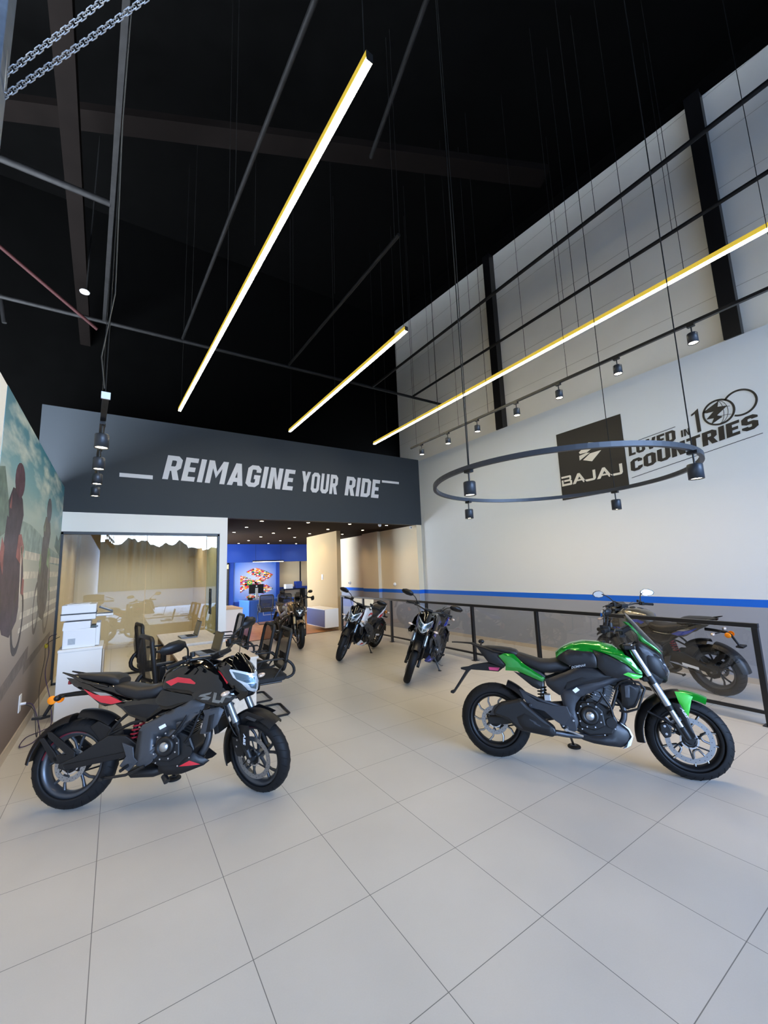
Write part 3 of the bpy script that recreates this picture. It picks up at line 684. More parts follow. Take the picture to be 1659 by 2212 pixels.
for i, (x, y) in enumerate(((0, 9.6), (1.2, 9.6), (0, 11.2), (1.2, 11.2))):  # unseen downlights added on the hidden ceiling to brighten the office
    o = place(dl, ud, 'unseen ceiling downlight added inside the glass office', (x, y, 2.879), 0, 'added downlights inside the office')
    add_spot((x, y, 2.86), 62, 140, (0, 0, -1), .9, (1, .84, .60))
c = MB().bx(XL, 1.78, YF+.16, 12.3, 2.881, 2.90)
ol = thing('linear_light', 'white batten light hanging before the blue poster', 'light', (5.0, 15.9, 2.17))
MB().bx(-.62, .62, -.03, .03, .0, .05).build('housing', M_steel, ol); MB().tube([(-.5, 0, .05), (-.5, 0, .71)], .004, 5).build('suspension_wire', M_wire, ol); MB().tube([(.5, 0, .05), (.5, 0, .71)], .004, 5).build('suspension_wire', M_wire, ol); MB().bx(-.6, .6, -.025, .025, -.012, 0).build('diffuser', mat('cool_led', 'ffffff', .4, emit=(1, .96, .9), es=7), ol)
# dome sensor, cameras, switches
def dome(name, label, cat, loc, n=(0, 0, -1), r=.045, col=M_plwhite, eye=True):
    rt = thing(name, label, cat, loc)
    q = Vector(n).to_track_quat('Z', 'Y').to_matrix().to_4x4()
    MB(q).lathe([(r, 0), (r, .02), (r*.85, .045), (r*.45, .062), (0, .066)], axis='z', n=20).build('housing', col, rt)
    if eye: MB(q).sph((0, 0, .056), r*.42, 12).build('lens', M_black, rt)
    return rt
dome('motion_sensor', 'white dome sensor on low ceiling near the front edge', 'sensor', (5.83, 9.0, 2.88), eye=False)
dome('security_camera', 'white dome camera in the corner where beam meets right wall', 'camera', (6.84, 8.98, 2.82), (-.3, -1, -.2), .04)
dome('security_camera', 'white wall camera with dark lens above blue stripe, left one', 'camera', (7.03, 12.93, 1.255), (-1, 0, 0), .055)
dome('wall_alarm', 'round white alarm unit above blue stripe, right one', 'alarm', (6.93, 9.97, 1.238), (-1, 0, 0), .05, eye=False)
dome('wall_alarm', 'white round unit on the partition edge beside the railing', 'alarm', (5.56, 10.80, 1.12), (.2, -1, 0), .05, eye=False)
ou = thing('wall_thermostat', 'small white control plate on the cream partition', 'switch', (5.43, 11.8, 1.52))
MB().bx(-.02, 0, -.05, .05, -.08, .08).build('plate', M_plwhite, ou, bev=.004); MB().bx(-.024, -.02, -.02, .02, -.05, -.02).build('button', M_grey, ou)
# smoke detector hanging high at left
sd = thing('hanging_sensor', 'small white disc hanging high on a rod at upper left', 'sensor', (-.601, 7.052, 6.0))
MB().lathe([(0, 0), (.06, 0), (.065, .015), (.05, .03), (0, .035)], axis='z', n=20).build('disc', M_plwhite, sd)
MB().tube([(.02, 0, .03), (.05, 0, 2.8)], .012, 6).build('rod', M_black, sd)

# ---------------------------------------------------------------- pipe grid at six metres
def pipe(p0, p1, r, label, m=M_pipe, name='ceiling_pipe', grp='suspended pipe grid', n=8):
    a = Vector(p0); mb = MB().tube([(0, 0, 0), Vector(p1)-a], r, 4 if n == 4 else n, sq=(n == 4))
    o = mb.build(name, m); o.location = a; return tag(o, label, 'pipe', grp)
pipe((-1.9, 7.78, 6), (7.09, 7.65, 6), .033, 'long black pipe crossing the hall from left to right wall')
pipe((-.371, 7.70, 6), (-.10, 2.2, 6), .024, 'thick black pipe running to the back, over the aisle spotlights', n=4)
pipe((.812, 7.65, 6), (1.13, .8, 6), .024, 'black pipe running to the back left of the long linear light')
pipe((2.816, 7.62, 6), (2.88, 3.725, 6), .025, 'short black pipe above the middle linear light')
pipe((4.888, 7.63, 6), (4.82, .1, 6), .026, 'upper of two black pipes before the upper right wall')
pipe((6.074, 7.6, 6), (5.99, .3, 6), .026, 'lower of two black pipes before the upper right wall')
pipe((-1.25, 5.06, 6), (-.26, 5.10, 6), .036, 'short grey pipe joining the left pipe from the left edge')
pipe((2.8, 4.2, 7.6), (2.05, 1.2, 7.2), .03, 'dark pipe climbing to the top edge right of the long light', n=6)
pipe((-1.62, 7.0, 6.35), (-.45, 7.6, 5.75), .026, 'thin dark red sprinkler pipe at the left', mat('dark_red_paint', '2a0d0e', .7, spec=.2), 'sprinkler_pipe', None)
pipe((-1.70, 7.9, 6.1), (-1.62, 7.9, 5.65), .03, 'short dark stub pipe under the cross pipe at far left')
def wire(x, y, z0, z1, label):
    o = MB().tube([(0, 0, 0), (.01, 0, z1-z0)], .0035, 5).build('hanging_wire', M_wire); o.location = (x, y, z0); return tag(o, label, 'wire', 'thin wires hanging from the black roof')
WL = 'thin dark wire hanging from the black roof to a pipe'
for x, y in ((.85, 6.9), (1.7, 6.2), (2.86, 3.8), (2.83, 7.4), (4.86, 6.6), (4.85, 4.4), (4.84, 2.2), (6.05, 6.9), (6.04, 5.2), (6.02, 3.4), (6.0, 1.8), (.95, 4.3), (-.25, 5.2), (3.4, 6.6)):
    wire(x, y, 6.02 if x not in (1.7, 3.4) else 7.2, roof_z(y)+.3, WL)
for i, (x, y, z) in enumerate(((4.92, 7.2, 4.66), (4.91, 6.2, 4.66), (4.5, 3.9, 3.92), (4.5, 5.0, 3.92), (4.86, 2.6, 4.66), (4.83, 1.9, 4.66))):
    wire(x+.03, y, z, roof_z(y)+.3, 'thin dark wire hanging from the black roof to a lamp')
# left column, chains, cord
o = MB().bx(-.06, .06, -.05, .05, 0, 3.6).build('steel_column', mat('blue_grey_steel', '4e5866', .5, metal=.2, mottle=.2, mscale=20), bev=.004)
o.location = (-.515, 1.865, 3.3); tag(o, 'blue grey steel post cut by the upper left corner', 'post')
def chain(p0, p1, label, sag=.02):
    a, b = Vector(p0), Vector(p1); n = int((b-a).length/.0215); t = (b-a).normalized(); rt = thing('chain', label, 'chain', tuple(a), 0, 'slack steel chains')
    Mx = M_chain
    e = Vector((0, 0, 1)).cross(t).normalized(); u2 = t.cross(e)
    mb = MB()
    for i in range(n):
        c = (b-a)*((i+.5)/n)-Vector((0, 0, sag*4*(i/n)*(1-i/n))); s1, s2 = (e, u2) if i % 2 else (u2, e)
        w, L = .0088, .0165
        P = [c+t*L+s1*w*.6, c+t*L*.7+s1*w, c-t*L*.7+s1*w, c-t*L+s1*w*.6, c-t*L-s1*w*.6, c-t*L*.7-s1*w, c+t*L*.7-s1*w, c+t*L-s1*w*.6]
        mb.tube(P, .0022, 5, closed=True)
    o = mb.build('chain', Mx); bpy.data.objects.remove(rt, do_unlink=True); o.location = a; return tag(o, label, 'chain', 'slack steel chains')
M_chain = mat('galvanised_chain', 'b9bcc2', .35, metal=.7)
chain((-.62, 2.02, 3.53), (.06, 1.50, 4.2), 'upper of two pale steel chains slanting across upper left corner')
chain((-.62, 2.02, 3.44), (.22, 1.40, 4.2), 'lower of two pale steel chains slanting across upper left corner')
o = MB().tube([(-.46, 1.86, 3.9), (-.455, 1.88, 3.6), (-.47, 1.9, 3.45), (-.475, 1.92, 3.1), (-.49, 1.93, 2.9)], .003, 6).build('rope', mat('cord_grey', '9a9287', .6))
tag(o, 'thin pale rope hanging beside the steel post at far left', 'rope')

# ---------------------------------------------------------------- railing
RX = 5.45
ra = thing('railing', 'long black steel railing with smoked glass infill before the right wall', 'railing', (RX, 0, 0))
MB().bx(-.025, .025, 1.44, 10.6, .945, .99).build('top_rail', M_steel, ra, bev=.003)
MB().bx(-.015, .015, 1.47, 10.6, .11, .14).build('bottom_rail', M_steel, ra)
for y in (1.47, 4.06, 5.42, 6.73, 8.05, 9.35, 10.56):
    MB().bx(-.025, .025, y-.025, y+.025, 0, .945).bx(-.05, .05, y-.05, y+.05, 0, .008).build('post', M_steel, ra, bev=.002)
py = [1.47, 4.06, 5.42, 6.73, 8.05, 9.35, 10.56]
for a, b in zip(py, py[1:]): MB().bx(-.004, .004, a+.03, b-.03, .145, .94).build('glass_panel', M_railglass, ra)
# ---------------------------------------------------------------- motorcycles
M_tyre = mat('tyre_rubber', '131416', .6, spec=.25, bump=.3, bscale=160)
M_bkpl = mat('satin_black_plastic', '101012', .42, spec=.35)
M_mtbk = mat('matt_black_engine', '141517', .45, metal=.2, bump=.15, bscale=200)
M_gloss = mat('gloss_black_paint', '050506', .10, spec=.35, coat=.7)
M_seat = mat('seat_vinyl', '1a1a1c', .5, spec=.35, bump=.35, bscale=350)
M_alum = mat('brushed_alloy', 'b4b7ba', .3, metal=.9)
M_disc = mat('brake_disc_steel', '9a9b9c', .32, metal=.85)
M_bolt = mat('bolt_steel', 'c6c8cc', .25, metal=1.0)
M_forkg = mat('fork_grey', '7e858c', .28, metal=.8)
M_framec = mat('frame_grey', '45484d', .42, metal=.45)
M_lens = mat('headlamp_glass', 'e2ecf4', .10, metal=.65, spec=.8, bump=1.0, bscale=55)
M_cham = mat('lamp_chamber', '6e8494', .12, metal=.9, bump=.8, bscale=70)
M_clear = mat('signal_lens', 'd8c4b4', .1, metal=.4, bump=.6, bscale=90)
M_amber = mat('amber_reflector', 'f08a10', .25, emit=(1, .35, .02), es=.12, bump=.5, bscale=60)
M_redl = mat('red_lens', 'e0487c', .2)
M_mirror = mat('mirror_glass', 'dfe4e8', .03, metal=1.0)
M_gun = mat('gunmetal_rim', '4c4f54', .35, metal=.6)
M_sticker = mat('white_sticker', 'e4e8ee', .5)
M_red = mat('red_graphic', 'c3162a', .22, coat=.8)
M_shock = mat('red_spring', 'b01f30', .35)
M_screen = glass('smoked_screen', (.62, .60, .57), 1.6)
def sidepos(s, w):
    wf = w if callable(w) else (lambda x, z: w)
    return lambda u, v, h: (u, s*(wf(u, v)+h), v)
def bezier(P, n=10):
    o = []
    for i in range(n+1):
        t = i/n; k = [Vector(p) for p in P]
        while len(k) > 1: k = [k[j]*(1-t)+k[j+1]*t for j in range(len(k)-1)]
        o.append(tuple(k[0]))
    return o
class Bike:
    def __init__(s, label, X, Y, hd, lean, steer, wb, Rf, rake, off=.035, group=None):
        s.root = thing('motorcycle', label, 'motorcycle', (X, Y, 0)); s.root.rotation_euler = (-lean, 0, hd)
        r = R(rake); k = Vector((-math.sin(r), 0, math.cos(r))); p = Vector((wb-off*math.cos(r), 0, Rf-off*math.sin(r)))
        s.S = Matrix.Translation(p) @ Matrix.Rotation(steer, 4, k) @ Matrix.Translation(-p)
    def part(s, name, mb, m, par=None, front=False, bev=0, label=None):
        o = mb.build(name, m, par or s.root, bev=bev, T=s.S if front else None)
        if label: o['label'] = label
        return o
    def panel(s, name, poly, w, m, bulge=.012, D=.05, t=.008, par=None, sides=(1, -1), front=False, grid=.04, label=None):
        for sd in sides:
            mb = MB().panel(poly, sidepos(sd, w), bulge, D, t, grid)
            s.part(name, mb, m, par, front, label=label)
def wheel(b, cx, Rw, tw, front, rimw, spoke, mrim, mspoke, disc_r=None, disc_both=False, tape=None, name='wheel'):
    c = (cx, 0, Rw); rt = Rw; ri = .218
    m = MB(); w = rimw/2
    prof = [(ri-.012, -w), (ri+.012, -w), (ri+.012, -w+.012), (ri-.004, -w+.02), (ri-.012, 0), (ri-.004, w-.02), (ri+.012, w-.012), (ri+.012, w), (ri-.012, w), (ri-.026, w-.02), (ri-.034, 0), (ri-.026, -w+.02)]
    m.lathe(prof, c, n=72, closed=True)
    m.lathe([(0, -.045), (.036, -.045), (.04, -.02), (.04, .02), (.036, .045), (0, .045)], c, n=24)
    rim = b.part(name, m, mrim, None, front)
    n_ = 18; tp = []
    for i in range(n_+1):
        a = -PI*.62+2*PI*.62*i/n_
        tp.append((Rw-tw*.52*1.0+tw*.52*math.cos(a), tw/2*math.sin(a)*1.0))
    tp = [(ri+.010, -w+.006)]+[(max(r_, ri+.008), y_) for r_, y_ in tp]+[(ri+.010, w-.006)]
    ty = b.part('tyre', MB().lathe(tp, c, n=96), M_tyre, rim, front)
    # tread grooves as small dark sipes standing out of the rubber edge
    g = MB()
    for i in range(30):
        a0 = 2*PI*i/30
        for sd in (-1, 1):
            P = []
            for q in range(5):
                f = .12+.62*q/4; aa = f*PI*.5; rr_ = Rw-tw*.52+tw*.52*math.cos(aa)+.0006; yy = sd*tw/2*math.sin(aa); an = a0+(.5*PI/30 if sd > 0 else 0)+q*.028
                P.append((cx+rr_*math.cos(an), yy, Rw+rr_*math.sin(an)))
            g.tube(P, .0022, 4, cap=False)
    b.part('tread_groove', g, M_black, ty, front)
    s = MB()
    if spoke == 'pair':     # five split pairs
        for i in range(5):
            for d in (-1, 1):
                a0 = 2*PI*i/5+.3; a1 = a0+d*.20+.10
                P = [(.035, a0), (.09, a0+d*.05), (.15, a0+d*.16+.05), (ri-.02, a1+d*.06)]
                s.tube([(cx+r_*math.cos(a), .012*(1 if d > 0 else -1)*0, Rw+r_*math.sin(a)) for r_, a in P], .010, 6, rr=[.014, .011, .010, .013])
    elif spoke == 'swirl':
        for i in range(10):
            a0 = 2*PI*i/10
            P = [(.04, a0), (.10, a0+.10), (.15, a0+.10), (ri-.02, a0-.05)]
            s.tube([(cx+r_*math.cos(a), 0, Rw+r_*math.sin(a)) for r_, a in P], .009, 6)
    else:                   # five V pairs
        for i in range(5):
            a0 = 2*PI*i/5+.15; 
            P = [(ri-.018, a0-.36), (.15, a0-.34), (.095, a0-.22), (.085, a0), (.095, a0+.2), (.15, a0+.22), (ri-.018, a0+.12)]
            s.tube([(cx+r_*math.cos(a), 0, Rw+r_*math.sin(a)) for r_, a in P], .009, 6)
            s.tube([(cx+.035*math.cos(a0), 0, Rw+.035*math.sin(a0)), (cx+.09*math.cos(a0), 0, Rw+.09*math.sin(a0))], .014, 6)
    b.part('spokes', s, mspoke, rim, front)
    if spoke != 'pair':     # machined bright faces
        s2 = MB()
        for sd in (-1, 1):
            for i in range(10 if spoke == 'swirl' else 5):
                if spoke == 'swirl':
                    a0 = 2*PI*i/10; P = [(.06, a0+.05), (.10, a0+.10), (.15, a0+.10), (ri-.02, a0-.05)]
                else:
                    a0 = 2*PI*i/5+.15; P = [(ri-.02, a0-.36), (.15, a0-.34), (.095, a0-.22), (.085, a0), (.095, a0+.2), (.15, a0+.22), (ri-.02, a0+.12)]
                s2.tube([(cx+r_*math.cos(a), sd*.010, Rw+r_*math.sin(a)) for r_, a in P], .0068, 5)
        b.part('machined_spoke_face', s2, M_alum, rim, front)
    if tape:
        tm = MB()
        for sd in (-1, 1):
            tm.lathe([(ri-.002, sd*(w+.001)), (ri+.009, sd*(w+.001))], c, n=24, a0=R(70), a1=R(170), smooth=False)
        b.part('rim_stripe', tm, tape, rim, front)
    if disc_r:
        for sd in ((-1, 1) if disc_both else (-1,)):
            yy = sd*(.062 if front else .066); d = MB()
            d.lathe([(disc_r, yy-.0025), (disc_r, yy+.0025), (disc_r-.034, yy+.0025), (disc_r-.034, yy-.0025)], c, n=64, closed=True, smooth=False)
            dk = b.part('brake_disc', d, M_disc, rim, front)
            k = MB()
            for i in range(30):
                a = 2*PI*i/30; rr_ = disc_r-(.010 if i % 2 else .022)
                k.cyl((cx+rr_*math.cos(a), yy-.0032, Rw+rr_*math.sin(a)), (cx+rr_*math.cos(a), yy+.0032, Rw+rr_*math.sin(a)), .0028, 6)
            b.part('drill_holes', k, M_black, dk, front)
            k = MB(); k.lathe([(.05, yy-.002), (.05, yy+.002), (.03, yy+.002), (.03, yy-.002)], c, n=24, closed=True)
            for i in range(6):
                a = 2*PI*i/6+.2
                k.tube([(cx+.045*math.cos(a), yy, Rw+.045*math.sin(a)), (cx+(disc_r-.03)*math.cos(a+.35), yy, Rw+(disc_r-.03)*math.sin(a+.35))], .006, 5)
            b.part('disc_carrier', k, M_mtbk, dk, front)
            k = MB(); k.lathe([(.062, yy-.004), (.062, yy-.002), (.052, yy-.002), (.052, yy-.004)], c, n=40, closed=True, smooth=False)
            b.part('sensor_ring', k, M_bolt, dk, front)
    k = MB(); k.cyl((cx, -.11, Rw), (cx, .11, Rw), .011, 14); k.cyl((cx, -.118, Rw), (cx, -.108, Rw), .017, 6); k.cyl((cx, .108, Rw), (cx, .118, Rw), .017, 6)
    b.part('axle', k, M_bolt, rim, front)
    return rim
def bolts(b, pts, par, r=.006, y=None, front=False, name='bolts'):
    m = MB()
    for p in pts:
        x, yy, z = p; s = 1 if yy > 0 else -1
        m.cyl((x, yy-s*.006, z), (x, yy+s*.005, z), r, 8)
    return b.part(name, m, M_bolt, par, front)
def handlebar(b, cx, cz, half, ex, ez, rise, mirror, mcol=M_bkpl, guards=False):
    """tube from the clamp (cx,cz) to the grip ends (ex,ez) at y = half"""
    m = MB(); P = [(ex, -half, ez), (ex+.035, -half+.13, ez+.012), (cx-.01, -.17, cz+rise), (cx, -.06, cz), (cx, .06, cz), (cx-.01, .17, cz+rise), (ex+.035, half-.13, ez+.012), (ex, half, ez)]
    m.tube(P, .011, 10); m.bx(cx-.02, cx+.02, -.05, .05, cz-.03, cz+.018)
    hb = b.part('handlebar', m, M_steel, None, True)
    for s in (-1, 1):
        g = MB(); a = Vector((ex, s*half, ez)); c = Vector((ex+.035, s*(half-.13), ez+.012)); d = (c-a)
        g.tube([a-d*.04, a, a+d*.05, a+d*.95], .017, 14, rr=[.014, .019, .0165, .0165]); b.part('grip', g, M_tyre, hb, True)
        g = MB(); g.tube([c+d*.05, c+d*.38], .024, 12); g.bx(c.x-.03, c.x+.02, c.y-s*.02-.02, c.y-s*.02+.02, c.z-.02, c.z+.03); b.part('switch_housing', g, M_bkpl, hb, True, .004)
        g = MB(); g.tube([c+Vector((.03, -s*.02, .004)), c+Vector((.055, s*.02, 0)), a+Vector((.075, -s*.01, -.012)), a+Vector((.068, s*.004, -.016))], .006, 8); b.part('lever', g, M_steel, hb, True)
        g = MB(); g.cyl(c+Vector((.03, -s*.05, .02)), c+Vector((.03, -s*.05, .055)), .02, 14); 
        b.part('fluid_reservoir', g, M_mtbk, hb, True)
        mx, my, mz, mw, mh, tilt = mirror
        g = MB(); g.tube(bezier([(c.x, s*(abs(c.y)-.03), c.z+.01), (c.x+.02, s*(abs(c.y)-.02), c.z+.09), (mx+.01, s*(my-mw-.02), mz-.02), (mx, s*(my-mw*.6), mz)], 8), .007, 8); b.part('mirror_stem', g, M_steel, hb, True)
        poly = [(-1, -.25), (-.85, .45), (-.35, .95), (.35, .9), (.85, .5), (1, 0), (.75, -.6), (.1, -.85), (-.6, -.75)]
        if s < 0: poly = [(-p, q) for p, q in poly][::-1]
        def mpos(u, v, h, s=s): return (mx+h*1.0+.12*s*0+v*mh*.25-u*s*mw*.15, s*my-u*mw*(-1 if s > 0 else 1)*(1 if s > 0 else -1)*(-1)*(1)*(-1)*(-1)*1 if False else s*my+u*mw, mz+v*mh)
        g = MB().panel(poly, mpos, .035, .7, .004, .25); o = b.part('mirror', g, mcol, hb, True)
        g = MB().panel([(p*.9, q*.88) for p, q in poly], lambda u, v, h, s=s: (mx-.006+v*mh*.25-u*s*mw*.15, s*my+u*mw, mz+v*mh) if h >= 0 else (mx-.004+v*mh*.25-u*s*mw*.15, s*my+u*mw, mz+v*mh), 0, .5, .001, .5)
        b.part('mirror_glass', g, M_mirror, o, True)
        if guards:
            g = MB().panel([(ex-.02, ez-.05), (ex+.12, ez-.06), (ex+.15, ez+.02), (ex+.08, ez+.05), (ex, ez+.03)], lambda u, v, h, s=s: (u, s*(half+.02-2.2*max(0, u-ex-.05)**1*.5+h), v), .012, .04, .004, .05); b.part('hand_guard', g, M_bkpl, hb, True)
    # cables
    g = MB()
    for s, k in ((-1, 0), (1, 0), (1, .02)):
        g.tube(bezier([(cx+.05, s*.2, cz+rise+.02), (cx+.12, s*.18, cz+.02), (cx+.13, s*.06, cz-.1), (cx+.03+k, s*.05, cz-.26)], 8), .0035, 5)
    b.part('control_cables', g, M_steel, hb, True)
    return hb
def signal(b, x, y, z, dx, front, m=M_clear, par=None):
    g = MB().tube([(x, math.copysign(.07, y), z-.01), (x+dx*.3, y*.8, z)], .008, 8); st = b.part('turn_signal', g, M_steel, par, front)
    g = MB().sph((x+dx*.3, y, z), 1, 14, (.026, .040, .017)); b.part('lens', g, m, st, front)
def engine(b, cx, cz, k, yw, clutch_c, badge=M_sticker, hmat=M_mtbk, dz=0, fins=True, cylm=M_mtbk):
    """crankcase, cylinder and covers around (cx,cz)"""
    m = MB()
    m.prism([(cx-.15, cz+.02), (cx-.10, cz+.11), (cx+.0, cz+.12), (cx+.13, cz+.06), (cx+.17, cz-.03), (cx+.12, cz-.13), (cx-.05, cz-.15), (cx-.15, cz-.10)], -yw+.035, yw-.035)
    e = b.part('engine', m, hmat, bev=.015)
    m = MB(); T = Matrix.Translation((cx+.03, 0, cz+.06)) @ rotM('Y', R(22))
    for i in range(9 if fins else 3):
        z = .03+i*.02 if fins else .04+i*.07; w = .085+.01*(i % 2)
        m.box(T @ Vector((.01, 0, z)), (.15 if fins else .14, 2*w, .011 if fins else .06), M=rotM('Y', R(22)))
    m.box(T @ Vector((.01, 0, .12)), (.12, .15, .20), M=rotM('Y', R(22)))
    b.part('cylinder', m, cylm, e, bev=.003)
    m = MB(); m.box(T @ Vector((.01, 0, .245)), (.17, .21, .07), M=rotM('Y', R(22))); m.box(T @ Vector((.01, 0, .29)), (.13, .17, .05), M=rotM('Y', R(22)))
    b.part('cylinder_head', m, hmat, e, bev=.012)
    for s, r_ in ((-1, .068), (1, .06)):
        x, z = clutch_c; y = s*(yw-.01)
        m = MB(); m.prism([(x-.09, z+.02), (x-.05, z+.095), (x+.04, z+.10), (x+.10, z+.04), (x+.11, z-.07), (x+.03, z-.11), (x-.08, z-.09)], s*(yw-.04), s*(yw-.008))
        o = b.part('side_cover', m, hmat, e, bev=.01)
        m = MB(); m.lathe([(0, y+s*.026), (r_*.62, y+s*.026), (r_*.68, y+s*.03), (r_*.92, y+s*.026), (r_, y+s*.012), (r_+.006, y)], (x, 0, z), n=40)
        b.part('clutch_cover', m, M_mtbk, o)
        m = MB(); m.lathe([(0, y+s*.032), (r_*.45, y+s*.032), (r_*.47, y+s*.026)], (x, 0, z), n=28); b.part('badge', m, M_alum, o)
        pts = [(x+.088*math.cos(a), s*(yw-.006), z+.088*math.sin(a)) for a in [2*PI*i/9+.2 for i in range(9)]]
        bolts(b, pts, o)
    # starter, pump, hoses
    m = MB(); m.cyl((cx-.02, -yw+.03, cz+.10), (cx-.02, yw-.03, cz+.10), .032, 16); m.cyl((cx+.12, -yw+.02, cz-.04), (cx+.12, yw-.02, cz-.04), .038, 16)
    m.cyl((cx+.16, -.07, cz-.10), (cx+.22, -.07, cz-.12), .03, 16)
    b.part('engine_housings', m, hmat, e)
    m = MB()
    for P in ([(cx+.10, -yw+.02, cz+.02), (cx+.16, -yw, cz+.08), (cx+.17, -yw+.02, cz+.18), (cx+.2, -yw+.03, cz+.24)], [(cx-.08, -yw+.03, cz+.12), (cx-.03, -yw+.01, cz+.2), (cx+.04, -yw+.02, cz+.25)],
              [(cx+.02, -yw+.0, cz+.09), (cx+.08, -yw-.0, cz+.14), (cx+.1, -yw+.02, cz+.22)], [(cx-.12, yw-.03, cz+.1), (cx-.03, yw-.02, cz+.2), (cx+.08, yw-.03, cz+.24)]):
        b.part('hose', MB().tube(bezier(P, 8), .009, 8), M_tyre, e)
    bolts(b, [(cx+.03+.07*i, -.1, cz+.16+.05*j) for i in (0, 1, 2) for j in (0, 1, 2, 3)]+[(cx+.14, -yw+.02, cz-.08), (cx+.06, -yw+.02, cz-.13), (cx-.1, -yw+.02, cz-.1)], e, .0055)
    return e
def side_stand(b, x, z0, fy, fx, lean, puck=None):
    fz = fy*math.tan(lean)+(.018 if fy > .3 else .005)
    m = MB(); m.tube([(x, .09, z0), (fx, fy, fz+.006)], .011, 10); m.box((fx, fy+.01, fz), (.05, .05, .008)); m.tube([(x+.02, .10, z0-.05), (fx+.0, fy+.02, fz+.08), (fx-.05, fy+.03, fz+.08)], .004, 6)
    b.part('side_stand', m, M_steel)
def chain_drive(b, xr, zr, xf, zf):
    m = MB(); y = .075
    m.tube([(xr-.085, y, zr), (xr-.06, y, zr+.06), (xr, y, zr+.086), (xf, y, zf+.03), (xf+.03, y, zf), (xf, y, zf-.03), (xr, y, zr-.086), (xr-.06, y, zr-.06)], .007, 5, closed=True)
    c = b.part('drive_chain', m, M_steel); m = MB(); m.lathe([(.085, y-.003), (.085, y+.003), (.03, y+.003), (.03, y-.003)], (xr, 0, zr), n=40, closed=True, smooth=False); b.part('sprocket', m, M_mtbk, c)

